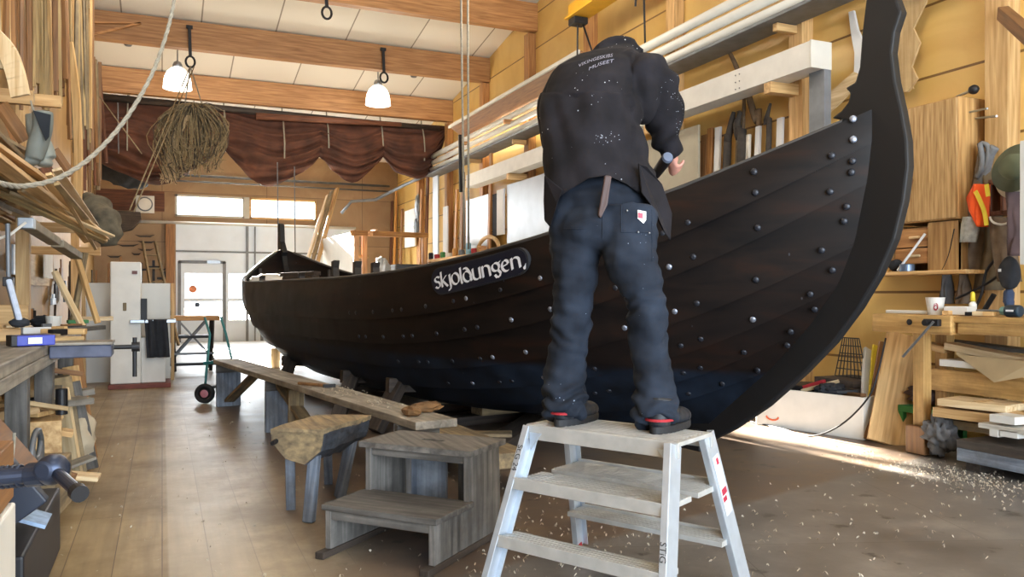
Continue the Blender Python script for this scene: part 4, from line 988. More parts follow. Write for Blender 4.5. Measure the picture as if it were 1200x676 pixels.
# low white cabinet at the very corner and dark box
wcb = P(30, 600, d=1.75)
o = MB().rng(-.9, -.36, 1.5, 2.52, .003, .595).build('white_cabinet', M_white, bev=.006); tag(o, 'white-painted low cabinet cut by the lower left corner', 'cabinet')
MB().cyl((-.36, 2.2, .40), (-.34, 2.2, .40), .012).build('knob', M_black, o)
tag(MB().rng(-.9, -.37, 1.6, 2.56, .60, .755).build('wooden_tray', 'brown', bev=.004), 'brown wooden tray standing on the white corner cabinet', 'tray')
tag(MB().rng(-.95, -.42, 3.1, 4.15, .003, .285).build('black_crate', plain('black_plastic', '#1a1d26', .5), bev=.01), 'black plastic crate on the lowest shelf, at the foot of the left workbench', 'crate')
# crates and timber below the bench
def rbox(c, size, rz, mat, name, label, cat, tilt=0, bev=.004, group=None):
    M = Matrix.Rotation(rz, 3, 'Z')@Matrix.Rotation(tilt, 3, 'Y'); return tag(MB().box(c, size, M).build(name, mat, bev=bev), label, cat, group)
t = thing('tool_case', 'open brown wooden case with dark blue end leaning out under the left workbench', 'case', (-.62, 3.0, .34))
M = Matrix.Rotation(.0, 3, 'Z')@Matrix.Rotation(-.75, 3, 'Y')
MB().box((-.56, 3.35, .62), (.42, .62, .04), Matrix.Rotation(.95, 3, 'Y')).build('lid', 'brown', t, bev=.004); MB().box((-.80, 3.35, .50), (.36, .6, .28), Matrix.Rotation(.3, 3, 'Y')).build('case_body', 'brown', t, bev=.006)
MB().box((-.54, 3.00, .60), (.42, .06, .20), Matrix.Rotation(.95, 3, 'Y')).build('case_end', plain('navy_paint', '#1b2334', .5), t, bev=.006)
MB().tube([Vector((-.50+.0*i, 3.35+.12*math.cos(i*PI/8), .62-.10*math.sin(i*PI/8)+.02)) for i in range(9)], .006, 6).build('lid_cord', M_rope, t)
tag(MB().box((-.40, 3.15, .40), (.10, .16, .012), Matrix.Rotation(.4, 3, 'Y')).build('glove_pack', plain('paleblue_cloth', '#8fa6c4', .8, 0, .3, 30)), 'pale blue striped pack hanging over the case under the left workbench', 'pack')
r = random.Random(5)
shelf_items = []
for i in range(46):
    y = r.uniform(4.45, 6.35); lay = r.choice([0, 1, 1]); z0 = .065 if lay == 0 else .335
    z = z0+.015+r.random()*(.16 if lay == 0 else .36)
    L = r.uniform(.25, .7); x = r.uniform(-1.0, -.62)
    mt = r.choice(['pine', 'rough', 'grey', 'brown', 'pale', 'bench', 'plywood'])
    M = Matrix.Rotation(r.uniform(-.6, .6)+(0 if r.random() < .5 else PI/2), 3, 'Z')@Matrix.Rotation(r.uniform(-.35, .35), 3, 'Y')
    o = MB().box((x, y, z), (L, r.uniform(.07, .2), r.uniform(.015, .05)), M).build('timber_offcut', mt, bev=.002)
    tag(o, 'timber offcut in the jumble under the left workbench', 'offcut', 'offcuts jumbled under the left workbench')
for i, (y, h, w_, mt, tl) in enumerate(((5.55, .55, .16, 'pale', .18), (5.75, .62, .12, 'rough', .1), (5.95, .58, .2, 'grey', -.1), (6.1, .66, .10, 'pine', .12), (6.35, .7, .1, 'brown', .05))):
    a = Vector((-.50+.01*i, y, .003)); board(a, a+Vector((-.10, tl, h)), w_, .025, mt, 'leaning_board', ('first', 'second', 'third', 'fourth', 'fifth')[i]+' counted towards the bandsaw of the short boards leaning on the left workbench', 'board', (1, 0, 0))
rbox((-.64, 5.0, .36), (.28, .34, .26), .1, 'pine', 'wooden_box', 'pale wooden box under the left workbench below the blue vise', 'box'); rbox((-.60, 4.62, .20), (.3, .36, .26), -.1, 'rough', 'wooden_box', 'grey-brown wooden box at floor level under the left workbench', 'box')
tag(MB().cyl((-.50, 5.0, .50), (-.50, 5.0, .64), .03).build('black_pot', M_black, bev=.004), 'black round pot on the box under the blue vise', 'pot')
tag(MB().blob((-.52, 6.0, .2), (.12, .22, .19), .35, 3, 2).build('pale_sack', plain('sackcloth', '#b9ac94', .9, 0, .2), smooth=True), 'pale sack slumped at the far foot of the left workbench', 'sack')
m = MB()
for k in range(5): m.tube([Vector((-.50+.0*k, 4.05+.16*math.cos(a_*PI/6)*(1-.06*k), .46+.10*math.sin(a_*PI/6)*(1-.1*k)+.01*k)) for a_ in range(13)], .012, 6)
tag(m.build('hose_coil', M_grey, smooth=True), 'coil of dark grey hose hanging under the left workbench', 'hose')
# clutter on the bench top
def on_bench(px, py, z=.90): return P(px, py, Z=z)
p = on_bench(37, 406); bb = thing('blue_box', 'blue storage box with a white label on the left workbench', 'box', p)
Mb_ = Matrix.Rotation(.35, 3, 'Z'); MB().box(p+Vector((0, .06, .028)), (.165, .11, .05), Mb_).build('box_body', M_blue, bb, bev=.004); MB().box(p+Mb_@Vector((0, 0, 0))+Vector((.015, .0, .028)), (.06, .004, .03), Mb_).build('label_plate', M_paper, bb)
MB().box(p+Vector((-.085, .03, .028)), (.03, .11, .052), Mb_).build('dark_end', M_black, bb, bev=.003)
for i, (px, py, sx, sy, sz, rz, mt, nm, lab, ct) in enumerate((
    (42, 391, .17, .06, .04, .5, M_paper, 'paper_carton', 'white carton lying behind the blue box on the left workbench', 'carton'),
    (20, 390, .14, .10, .05, .3, 'pale', 'wood_block', 'pale wooden block at the left edge beside the blue box', 'block'),
    (75, 392, .26, .05, .035, -.3, 'pine', 'wood_batten', 'short pine batten lying right of the blue box', 'batten'),
    (100, 388, .5, .05, .03, 1.2, 'grey', 'steel_bar', 'grey straight bar lying along the edge of the left workbench', 'bar'),
    (91, 379, .16, .10, .03, .2, M_green, 'green_plane', 'green tool lying on the far part of the left workbench', 'tool'),
    (112, 376, .3, .09, .04, .1, 'pale', 'wood_block', 'pale wooden block farthest along the left workbench', 'block'),
    (8, 400, .12, .12, .07, .2, 'pine', 'wood_block', 'pine block at the left picture edge on the workbench', 'block'),
    (60, 400, .3, .12, .02, .7, 'plywood', 'ply_sheet', 'thin plywood piece lying under the clutter on the left workbench', 'plywood'))):
    p = on_bench(px, py); rbox((p.x, p.y, .9015+sz/2), (sx, sy, sz), rz, mt, nm, lab, ct)
p = on_bench(63, 385); tag(MB().lathe([(.045, 0), (.055, .09), (.05, .09), (.04, .01)], (p.x, p.y, .9012), 20).build('plastic_cup', M_white, smooth=False), 'pale plastic cup among the clutter on the left workbench', 'cup')
p = on_bench(52, 384); tag(MB().blob((p.x, p.y, .945), (.09, .06, .045), .4, 3, 9).build('rag_pile', M_cloth_dk, smooth=True), 'dark blue crumpled rag on the left workbench', 'rag')
rbox((-1.1, 6.3, .99), (.55, .05, .18), .0, 'pine', 'upright_board', 'pine board standing on edge at the far end of the left workbench', 'board')
for i in range(26):
    px = r.uniform(0, 118); p = on_bench(px, r.uniform(378, 398)); p.x = min(p.x, LX-.05)
    if p.y < 6.5: rbox((max(p.x, WL+.1), p.y, .905+r.random()*.03), (r.uniform(.04, .2), r.uniform(.02, .05), r.uniform(.01, .05)), r.uniform(-1, 1), r.choice(['pine', 'pale', 'rough', 'brown', M_grey, M_black]), 'bench_scrap', 'small scrap in the clutter on the left workbench', 'scrap', group='scraps on the left workbench')
# things on the wall above the bench
XW = WL+.03
def wallrect(x0, y0, x1, y1, X, name, mat, label, cat, th=.02, bev=.002):
    a = P(x0, y0, X=X); b = P(x1, y1, X=X); top = (P((x0+x1)/2, y0, X=X).z, P((x0+x1)/2, y1, X=X).z)
    return tag(MB().rng(X-th, X, a.y, b.y, min(top), max(top)).build(name, mat, bev=bev), label, cat)
wallrect(24, 288, 58, 334, -1.38, 'plywood_sheet', 'plywood', 'plywood panel on the left wall above the bench', 'panel'); wallrect(22, 294, 30, 318, -1.35, 'black_ruler', M_black, 'narrow black strip hung on the left wall plywood', 'ruler')
wallrect(53, 296, 62, 326, -1.30, 'paper_sheet', M_paper, 'curled white paper pinned on the left wall', 'paper'); wallrect(16, 287, 22, 322, -1.33, 'grey_saw', M_steel, 'upright steel blade hung on the left wall', 'blade')
a, b = P(10, 330, d=4.3), P(23, 378, d=4.25)
pr = thing('paper_roll', 'blue-white paper towel hanging over a black clip above the left bench', 'paper', b)
m = MB(); m.beam(a, b, .085, .03, DV); m.build('paper_web', plain('bluewhite_paper', '#aab4c6', .8, 0, .15, 30), pr, bev=.01); MB().box(a, (.05, .04, .05)).build('clip', M_black, pr, bev=.005); MB().cyl(a+ZV*.02, P(9, 262, d=4.3), .012).build('hanging_rod', M_grey, pr)
MB().blob(b, (.045, .04, .025), .3, 4, 1).build('dark_end', M_cloth_dk, pr, smooth=True)
p = P(38, 376, X=-1.2); sh = tag(MB().rng(WL+.001, -1.15, p.y-.5, p.y+.5, p.z, p.z+.02).build('wall_shelf', 'brown', bev=.002), 'narrow brown shelf on the left wall over the workbench', 'shelf')
for i in range(9): rbox((-1.27+.03*(i % 2), p.y-.4+.1*i, p.z+.0215+.03+.01*(i % 3)), (.05, .06, .06+.02*(i % 3)), .1*i, [M_grey, 'brown', M_paper, M_black][i % 4], 'shelf_tin', 'small tin or block on the narrow shelf above the left bench', 'tin', group='tins on the narrow left shelf')
# leaning laths
for i, (x0, y0, x1, y1, d_, mt) in enumerate(((90, 300, 110, 364, 7.0, 'pine'), (64, 318, 90, 370, 6.3, 'pale'), (100, 296, 88, 362, 7.1, 'rough'))):
    a, b = P(x0, y0, d=d_), P(x1, y1, d=d_); k = (a.z-.902)/(a.z-b.z); b = a+(b-a)*k
    board(a, b, .045, .03, mt, 'leaning_lath', ('long pine lath leaning on the wall at the far end of the left bench', 'short pale lath leaning above the green tool', 'rough lath leaning the other way behind the pine lath')[i], 'lath', (1, 0, 0))
for i, (x, y, w_, h_, mt) in enumerate(((66, 322, 5, 30, M_black), (72, 305, 4, 26, 'brown'), (77, 330, 6, 24, M_grey), (82, 312, 4, 34, 'redbrown'), (100, 330, 6, 30, M_black), (108, 318, 5, 36, 'dark'), (115, 340, 6, 22, M_black), (63, 345, 8, 12, M_steel), (93, 345, 5, 16, 'brown'))):
    c = P(x, y+h_/2, X=-1.36); k = (SN*c.x+CS*c.y)/F; m = MB().rng(-1.38, -1.35, c.y-w_*k*2.2, c.y+w_*k*2.2, c.z-h_*k*.5, c.z+h_*k*.15); m.rng(-1.375, -1.355, c.y-w_*k*.8, c.y+w_*k*.8, c.z+h_*k*.15, c.z+h_*k*.55)
    tag(m.build('hanging_tool', mt, bev=.003), 'dark hand tool hanging on the left wall between bench and rack', 'tool', 'hand tools on the left wall')
# posts and arms of the lumber rack
RKX = -.95
def rpost(px, label, y1=7.0):
    y = near_y(px, RKX); tag(MB().rng(RKX-.06, RKX+.03, y-.05, y+.05, 0, min(ceil_z(y)-.02, y1)).build('rack_post', 'pine', bev=.004), label, 'post')
rpost(90, 'upright post of the lumber rack at its far end, next to the bandsaw'); rpost(30, 'upright post of the lumber rack near the hanging boots')
def arm(px0, px1, py, X0, X1, lab, h=.09):
    y = near_y(px1, X1); z = P(px1, py, X=X1).z; tag(MB().rng(X0, X1, y-.025, y+.025, z-h, z).build('rack_bearer', 'pine', bev=.003), lab, 'rack bearer'); return y, z
arm(0, 40, 107, WL+.01, -.75, 'upper pine arm of the rack at the left edge'); arm(38, 72, 113, WL+.01, -.72, 'upper pine arm of the rack from which the grey boots hang')
arm(0, 74, 240, WL+.01, -.70, 'lower pine arm of the rack under the long boards, nearest'); arm(40, 100, 262, WL+.01, -.66, 'lower pine arm of the rack under the long boards, middle'); arm(60, 118, 290, WL+.01, -.64, 'lower pine arm of the rack under the long boards, farthest')
# boards lying lengthwise on the lower arms
for i in range(44):
    x = -1.38+.0155*i+r.uniform(-.01, .01); z = 1.80+.10*((i*7) % 5)/4+.22*((i % 6)/5)
    y0 = r.uniform(2.6, 4.4); y1 = y0+r.uniform(2.4, 5.0); tz = r.uniform(-.10, .10)
    a = Vector((x, y0, z-.12+tz*.3)); b = Vector((x+r.uniform(-.05, .15), y1, z-.10-tz))
    tag(MB().beam(a, b, r.uniform(.03, .09), r.uniform(.018, .03), (r.uniform(-.5, .5), 0, 1)).build('long_board', r.choice(['pine', 'pale', 'rough', 'rack', 'brown', 'pine', 'rack']), bev=.002), 'long board lying lengthwise on the lower arms of the left rack', 'board', 'long boards on the left rack')
for i in range(14):
    a = P(r.uniform(-10, 70), r.uniform(195, 225), d=r.uniform(4.2, 5.2)); b = P(r.uniform(100, 136), r.uniform(262, 292), d=r.uniform(6.0, 7.2))
    tag(MB().beam(a, b, r.uniform(.02, .06), .016, (.3, 0, 1)).build('sloping_board', r.choice(['pine', 'pale', 'rack', 'rough']), bev=.002), 'thin board sloping down across the front of the left rack', 'board', 'sloping boards on the left rack')
# vertical timber standing in the rack
for i in range(62):
    px = 1+i*1.75+r.uniform(-1, 1); d_ = 4.8+i*.063+r.uniform(-.25, .25); bot = 112+r.uniform(-22, 18)+(i > 44)*55-(i < 14)*40
    a = P(px, bot, d=d_); b = P(px+r.uniform(-7, 3), -40, d=d_+r.uniform(-.1, .2)); b.z = min(b.z, ceil_z(b.y)-.2)
    tag(MB().beam(a, b, r.uniform(.018, .042), .022, (0, 1, 0) if i % 3 else (1, .4, 0)).build('upright_lath', r.choice(['rack', 'pine', 'rack', 'brown', 'brown', 'rough']), bev=.002), 'upright lath stored on end in the upper left rack', 'lath', 'upright laths in the upper left rack')
for i in range(22):
    px = 86+i*1.5; d_ = 8.6+.12*i; a = P(px+r.uniform(0, 9), r.uniform(188, 232), d=d_); b = P(px+r.uniform(-4, 4), 48+i*1.5+r.uniform(-6, 6), d=d_+.1)
    tag(MB().beam(a, b, r.uniform(.02, .05), .022, (0, 1, 0)).build('dark_lath', r.choice(['redbrown', 'brown', 'dark', 'rough', 'redbrown']), bev=.002), 'dark weathered lath standing at the far end of the upper left rack', 'lath', 'dark laths at the far end of the rack')
# curved boards
q, _ = tubeish([P(81, 50, d=7.6), P(89, 110, d=7.6), P(92, 180, d=7.6), P(91, 235, d=7.6)], [1]*4, sub=5)
m = MB()
for a_, b_ in zip(q, q[1:]): m.beam(a_, b_+(b_-a_).normalized()*.003, .03, .07, RV)
tag(m.build('curved_plank', 'pine'), 'curved orange plank standing in front of the rack, right of the boots', 'plank')
q, _ = tubeish([P(-10, 40, d=4.6), P(8, 60, d=4.6), P(18, 85, d=4.6), P(24, 112, d=4.6)], [1]*4, sub=5); m = MB()
for a_, b_ in zip(q, q[1:]): m.beam(a_, b_+(b_-a_).normalized()*.003, .025, .10, RV)
tag(m.build('curved_plank', 'pale'), 'pale curved plank at the left edge above the rack arm', 'plank')
for i, (x0, y0, x1, y1) in enumerate(((0, 122, 30, 165), (4, 128, 26, 185), (64, 176, 84, 205), (52, 196, 80, 250))):
    board(P(x0, y0, d=5+i*.6), P(x1, y1, d=5.1+i*.6), .12, .03, ['brown', 'orange', 'brown', 'redbrown'][i], 'diagonal_board', ('brown diagonal board behind the upper rack arm at left', 'orange diagonal board left of the hanging boots', 'brown board slanting right of the boots', 'red-brown board slanting below the boots')[i], 'board', tuple(DV))
# hanging boots (waders)
bp = P(50, 132, d=4.9); wd = thing('waders', 'pair of grey rubber boots hanging from the rack arm by a cord', 'boots', bp)
def Wp(x, y, dd=4.9): return P(x, y, d=dd)
p_, r_ = tubeish([Wp(50, 131), Wp(50, 150), Wp(44, 170), Wp(40, 186)], [.058, .056, .058, .05]); w1 = [MB().tube(p_, r_, 16)]
q = MB(); q.blob(Wp(33, 189), (.065, .05, .028), 0, 1, 0, 18, 12); w1.append(q)
fuse(w1, .008, 'boot', plain('grey_rubber', '#6d726c', .7, 0, .2, 8), wd, 3)
p_, r_ = tubeish([Wp(40, 134, 4.98), Wp(42, 155, 4.98), Wp(52, 172, 4.98), Wp(57, 186, 4.98)], [.05, .05, .05, .045]); w1 = [MB().tube(p_, r_, 16)]
q = MB(); q.blob(Wp(52, 191, 4.98), (.05, .06, .028), 0, 1, 0, 18, 12); w1.append(q)
fuse(w1, .008, 'boot', plain('grey_rubber2', '#7c8078', .7, 0, .2, 8), wd, 3)
MB().prism([Wp(38, 129, 4.83), Wp(59, 134, 4.83), Wp(57, 160, 4.83), Wp(53, 165, 4.83)], DV*.01).build('boot_lining', plain('dark_lining', '#22282f', .9), wd, bev=.003)
MB().tube([Wp(36, 118, 4.9), Wp(38, 126, 4.9), Wp(40, 131, 4.9)], .006, 6).build('cord', M_rope, wd)
# grey lamp fitting and camouflage roll
a, b = P(33, 263, d=4.6), P(90, 300, d=6.2); t = thing('strip_light', 'dusty switched-off strip light hanging under the lower rack boards', 'lamp', (a+b)/2)
MB().beam(a, a+(b-a)*.47, .075, .05).build('housing', plain('dusty_housing', '#857a66', .7, 0, .3, 10), t, bev=.006); MB().beam(a+(b-a)*.53, b, .08, .05).build('housing', plain('dusty_housing', '#8f8675'), t, bev=.006)
MB().beam(a-(b-a).normalized()*.07, a, .08, .06).build('end_socket', plain('paleblue_plastic', '#98a0a8', .5), t, bev=.006); MB().tube([a-(b-a).normalized()*.07, P(12, 275, d=4.4), P(-6, 281, d=4.3)], .008, 6).build('cable', M_white, t)
p_, r_ = tubeish([P(100, 234, d=8.2), P(112, 246, d=8.1), P(124, 268, d=8.0), P(128, 288, d=8.0)], [.07, .15, .16, .07])
m = MB().tube(p_, [q_*(1+.15*math.sin(i*1.7)) for i, q_ in enumerate(r_)], 20); M_camo = plain('mottled_cloth', '#5c5546', .95, 0, .6, 9, .4)
tag(m.build('cloth_roll', M_camo, smooth=True), 'mottled green-brown cloth roll tied up at the far end of the left rack', 'cloth roll')
# ---------------------------------------------------------------- bandsaw
bx, by = -.38, 11.2
bs_ = thing('bandsaw', 'tall white bandsaw with a black cloth hung from its table', 'bandsaw', (bx, by, 0))
MB().rng(-.60, .10, by-.3, by+.3, 0, .055).build('base_plate', plain('saw_base_red', '#6f3426', .6), bs_, bev=.005)
MB().rng(-.58, -.24, by-.22, by+.22, .056, 1.55).build('column', M_white, bs_, bev=.012); MB().rng(-.24, .04, by-.18, by+.2, .056, .62).build('lower_cabinet', M_white, bs_, bev=.01)
MB().rng(-.36, .16, by-.30, by+.2, .80, .84).build('saw_table', M_steel, bs_, bev=.004); MB().rng(-.24, -.17, by-.24, by-.19, .84, 1.1).build('blade_guide', M_black, bs_, bev=.004)
MB().rng(-.34, -.28, by-.235, by-.222, 1.40, 1.44).build('badge', plain('badge_dark', '#6a3a34', .5), bs_); MB().rng(-.44, -.40, by-.235, by-.222, .95, 1.05).build('switch', plain('switch_brown', '#6b5a36', .5), bs_, bev=.006)
def ck(u, w):
    x = -.20+.26*u+.03*w; return Vector((x, by-.32+.015*math.sin(u*20)+.02*math.sin(w*5+u*7), .845-.47*w))
m = MB(); m.slab(ck, lambda u, w: ck(u, w)+Vector((0, .012, 0)), 30, 14); ob = m.build('hung_cloth', M_cloth_dk, smooth=True); tag(ob, 'black cloth hanging from the front edge of the bandsaw table', 'cloth')
tag(MB().rng(-.90, .10, by+.62, by+.66, .003, 1.30).build('white_sheet', M_board, bev=.003), 'large white board with yellow wooden edges standing behind the bandsaw', 'board')
tag(MB().rng(.11, .15, by+.60, by+.68, .003, 1.30).build('wood_edge', 'pine', bev=.003), 'yellow upright batten at the right edge of the white board', 'batten'); tag(MB().rng(-.95, -.91, by+.60, by+.68, .003, 1.30).build('wood_edge', 'pine', bev=.003), 'yellow upright batten at the left edge of the white board', 'batten')
# folding trestle table
tx, ty = .42, 13.2
ft = thing('trestle_table', 'small folding work table with an orange wooden top by the gate', 'table', (tx, ty, 0))
MB().rng(tx-.40, tx+.38, ty-.22, ty+.22, .76, .83).build('table_top', 'honey', ft, bev=.006)
for sy in (-.2, .2):
    for sx in (-1, 1):
        MB().beam((tx+sx*.28, ty+sy, .76), (tx-sx*.05+sx*.30, ty+sy*1.4, .01), .045, .03).build('leg', M_black, ft); MB().beam((tx-sx*.18, ty+sy, .74), (tx+sx*.34, ty+sy*1.2, .12), .035, .025).build('strut', M_grey, ft)
MB().rng(tx-.2, tx+.25, ty-.28, ty+.2, .50, .54).build('clamp_bar', M_black, ft, bev=.006); MB().rng(tx-.32, tx+.34, ty-.36, ty-.2, .10, .14).build('foot_bar', M_black, ft, bev=.006); MB().rng(tx-.3, tx+.3, ty-.33, ty-.27, .26, .29).build('lower_bar', M_grey, ft, bev=.004)
# wooden ladder leaning by the gate
la = thing('wooden_ladder', 'narrow brown wooden ladder leaning on the back wall left of the gate', 'ladder', (-.05, 19.9, 0))
for dx in (0, .36): MB().beam((-.02+dx, 19.7, .01), (-.42+dx*.75, 20.85, 2.4), .045, .07).build('ladder_rail', 'rough', la, bev=.004)
for k in range(7):
    f = .08+k*.13; MB().cyl((-.02-.40*f, 19.7+1.15*f, .01+2.39*f), (.34-.49*f, 19.7+1.15*f, .01+2.39*f), .018).build('rung', 'rough', la)
# patterns and tools hung on the back wall
YW = YB-.02
def bw(px, py): return P(px, py, Y=YW)
def back_shape(pts, label, name='wooden_pattern', mat='dark', cat='pattern', th=.04): return tag(MB().prism([bw(*q) for q in pts], (0, -th, 0)).build(name, mat, bev=.004), label, cat)
pats = [(170, 276, 24), (172, 283, 22), (150, 287, 26), (171, 292, 20), (134, 300, 18), (160, 297, 12), (130, 286, 14), (190, 315, 10)]
for i, (x, y, w_) in enumerate(pats):
    back_shape([(x-w_/2, y-1), (x-w_/4, y+2), (x+w_/4, y+2), (x+w_/2, y-1), (x+w_/4, y), (x-w_/4, y)], 'thin curved dark wooden pattern pegged on the back wall', 'wooden_pattern')['group'] = 'curved patterns on the back wall'
for i, (x, y, h) in enumerate(((165, 308, 30), (180, 305, 44), (193, 318, 34))):
    m = MB().beam(bw(x, y), bw(x, y+h), .06, .05, (0, 1, 0)).beam(bw(x-9, y+8), bw(x+9, y+8), .05, .05, (0, 1, 0)); tag(m.build('bar_clamp', M_black), ('shortest of three dark bar clamps on the back wall, left', 'middle and longest of three dark bar clamps on the back wall', 'right of three dark bar clamps on the back wall, by the gate post')[i], 'clamp')
t = thing('wall_gauge', 'square framed round dial on the upper back wall left of the windows', 'gauge', bw(170, 240))
a, b = bw(159, 229), bw(181, 250); MB().rng(a.x, b.x, YW-.06, YW, b.z, a.z).build('gauge_frame', M_white, t, bev=.004); c = bw(170, 239.5)
MB().lathe([(.17, 0), (.17, .03), (.15, .035)], (c.x, YW-.06, c.z), 28, RX).build('dial_rim', M_grey, t); MB().lathe([(.14, .036), (.0, .037)], (c.x, YW-.06, c.z), 28, RX).build('dial_face', M_white, t)
back_shape([(118, 247), (165, 250), (166, 258), (155, 270), (140, 273), (118, 268)], 'dark wooden boat-shaped model hanging on the back wall above the patterns', 'hull_model', 'dark', 'model', .35)
tag(MB().rng(-1.4, .05, YB-.015, YB, 3.12, 3.6).build('red_board', 'redbrown', bev=.004), 'wide red-brown board across the upper back wall behind the gauge', 'board')
tag(MB().rng(-1.42, -.3, 19.6, 20.95, .003, 1.1).build('dark_chest', 'dark', bev=.01), 'dark wooden chest in the back left corner behind the white board', 'chest')
for i in range(7):
    x = -1.36+.16*i; tag(MB().beam((x, 12.6+.2*i, .003), (x-.05, 13.4+.2*i, 1.5+.12*(i % 3)), .1, .03, (1, 0, 0)).build('standing_board', r.choice(['redbrown', 'dark', 'brown']), bev=.003), 'dark board standing in the gloom between rack and bandsaw', 'board', 'dark boards behind the left rack')
# ================================================================ right wall
def tube_y(X, z, y0, y1, r_, mat, name, label, cat): return tag(MB().cyl((X, y0, z), (X, y1, z), r_, n=20).build(name, mat, smooth=True), label, cat)
# three white pipes, gutter, thin pipe
yF = P(497, 190, X=5.3).y
for i, (z, x, lab) in enumerate(((4.13, 5.36, 'topmost of three white pipes high on the right wall'), (3.99, 5.36, 'middle of three white pipes high on the right wall'), (3.85, 5.36, 'lowest of three white pipes high on the right wall'))):
    tube_y(x, z, 3.0, yF, .052, M_pipe, 'white_pipe', lab, 'pipe')
o = MB().rng(5.26, 5.60, 3.0, yF, 3.74, 3.775).build('pipe_tray', M_grey, bev=.004); tag(o, 'long grey tray carrying the three white pipes on the right wall', 'tray')
for y in (4.05, 6.1, 8.2, 10.3, 12.4, 14.5): tag(MB().rng(5.36, WR-.142, y-.03, y+.03, 3.66, 3.735).build('tray_bracket', 'pine', bev=.003), 'timber bracket under the pipe tray on a right wall post', 'bracket', 'timber brackets under the pipe tray')
q = [P(400, 250, Y=20.4), P(412, 236, Y=20.3), P(440, 234, Y=20.2)]
e1 = Vector((5.45, 17.0, 0)); zt_ = P(502, 204, X=5.45).z
tag(MB().tube([q[0], q[1], q[2], Vector((5.45, 19.2, zt_)), Vector((5.45, 13.5, zt_))], .04, 10).build('thin_pipe', M_grey, smooth=True), 'thin grey pipe bending from the back wall along the right wall', 'pipe')
# board shelf above the pipes
ya, yb = P(681, 60, X=5.15).y, P(528, 158, X=5.15).y; zz = P(681, 60, X=5.15).z
sh2 = thing('plank_shelf', 'long tilted plank with a pale front edge above the white pipes', 'plank', (5.2, (ya+yb)/2, zz-.2))
MB().prism([(5.12, ya, zz), (5.16, ya, zz+.01), (5.56, ya, zz-.22), (5.54, ya, zz-.26)], (0, yb-ya, 0)).build('plank', 'brown', sh2, bev=.003); MB().rng(5.10, 5.13, ya, yb, zz-.035, zz+.02).build('front_edge', M_pipe, sh2, bev=.002)
for y in (10.3, 12.4, 14.5): MB().rng(5.2, WR-.142, y-.03, y+.03, zz-.42, zz-.35).build('shelf_bracket', 'orange', sh2, bev=.003)
# white box beam
y0b, y1b = 5.55, P(548, 214, X=5.3).y
bmw = thing('white_beam', 'long white-painted box beam on the right wall behind the man', 'beam', (5.4, 9, 3.2))
MB().rng(5.27, 5.50, y0b, y1b, 3.165, 3.40).build('beam_body', M_white, bmw, bev=.004); MB().rng(5.265, 5.505, y0b-.02, y0b, 3.16, 3.405).build('end_cap', M_pipe, bmw, bev=.002)
for i in range(3):
    for k in range(2): MB().cyl((5.268, 6.5+.06*k, 3.2+.07*i), (5.262, 6.5+.06*k, 3.2+.07*i), .007, n=8).build('nail', M_grey, bmw)
for y in (6.1, 8.2, 10.3, 12.4): tag(MB().rng(5.27, WR-.142, y-.05, y+.05, 3.06, 3.162).build('beam_bracket', 'pine', bev=.003), 'timber block carrying the white beam on a right wall post', 'bracket', 'timber blocks under the white beam')
# yellow crane rail at the top edge
ya, za = P(672, 25, X=5.0).y, P(672, 25, X=5.0).z
cr = thing('crane_rail', 'yellow crane rail with a black trolley cut by the top edge above the man', 'crane', (5.0, ya, za))
M_cr = plain('crane_yellow', '#e0a82a', .4, .1, .1); MB().rng(4.92, 5.08, ya-3.4, ya, za+.03, za+.2).rng(4.86, 5.14, ya-3.4, ya, za, za+.03).build('rail', M_cr, cr, bev=.003)
for yy in (ya-.12, ya-1.55):
    tr = MB().rng(4.9, 5.1, yy-.1, yy+.08, za-.09, za-.002).build('trolley', M_black, cr, bev=.01); MB().cyl((5, yy, za-.09), (5, yy+.02, za-.9 if yy > ya-1 else za-.3), .012).build('trolley_rod', M_black, tr)
MB().rng(4.95, 5.05, ya-.5, ya-.4, za+.2, ceil_z(ya)-.0).build('hanger', M_grey, cr)
MB().tube([Vector((5.05, ya-.15, za-.05)), Vector((5.4, ya-.2, za-1.0)), Vector((5.55, ya-.9, za-1.05)), Vector((5.1, ya-1.55, za-.08))], .013, 6).build('cable', M_black, cr, smooth=True)
# silver sheets standing against the wall, far
XS = 5.56
def wrect(x0, x1, z0, z1, X, name, mat, label, cat, th=.03, bev=.003, group=None):
    a, b = P(x0, 300, X=X).y, P(x1, 300, X=X).y
    return tag(MB().rng(X, X+th, min(a, b), max(a, b), z0, z1).build(name, mat, bev=bev), label, cat, group)
wrect(594, 700, .003, 3.05, 5.50, 'silver_sheet', M_silver, 'large silver-white sheet on the right wall just left of the man', 'sheet'); wrect(701, 818, .003, 3.05, 5.50, 'silver_sheet', plain('beige_sheet', '#a8a08c', .5, .2, .08), 'grey-beige sheet on the right wall behind the man\'s hand', 'sheet')
MB_ = MB(); a_, b_ = P(594, 300, X=5.49).y, P(700, 300, X=5.49).y
wrect(546, 572, .003, 3.0, 5.50, 'silver_sheet', M_silver, 'silver-white sheet reflecting daylight, between two orange posts above the name board', 'sheet')
wrect(582, 590, 2.2, 3.0, 5.46, 'white_strip', M_paper, 'narrow white strip hung left of the large silver sheet', 'strip'); wrect(577, 582, 2.2, 2.95, 5.46, 'dark_strip', M_cloth_dk, 'narrow dark strip hung left of the large silver sheet', 'strip')
wrect(507, 513, .003, 3.7, 5.40, 'grey_duct', M_silver, 'upright grey duct on the far right wall', 'duct'); wrect(519, 524, .003, 3.0, 5.46, 'white_lath', M_paper, 'upright white lath on the far right wall', 'lath')
wrect(474, 486, 2.3, 3.2, 5.50, 'paper_poster', M_paper, 'pale paper pinned far along the right wall', 'poster')
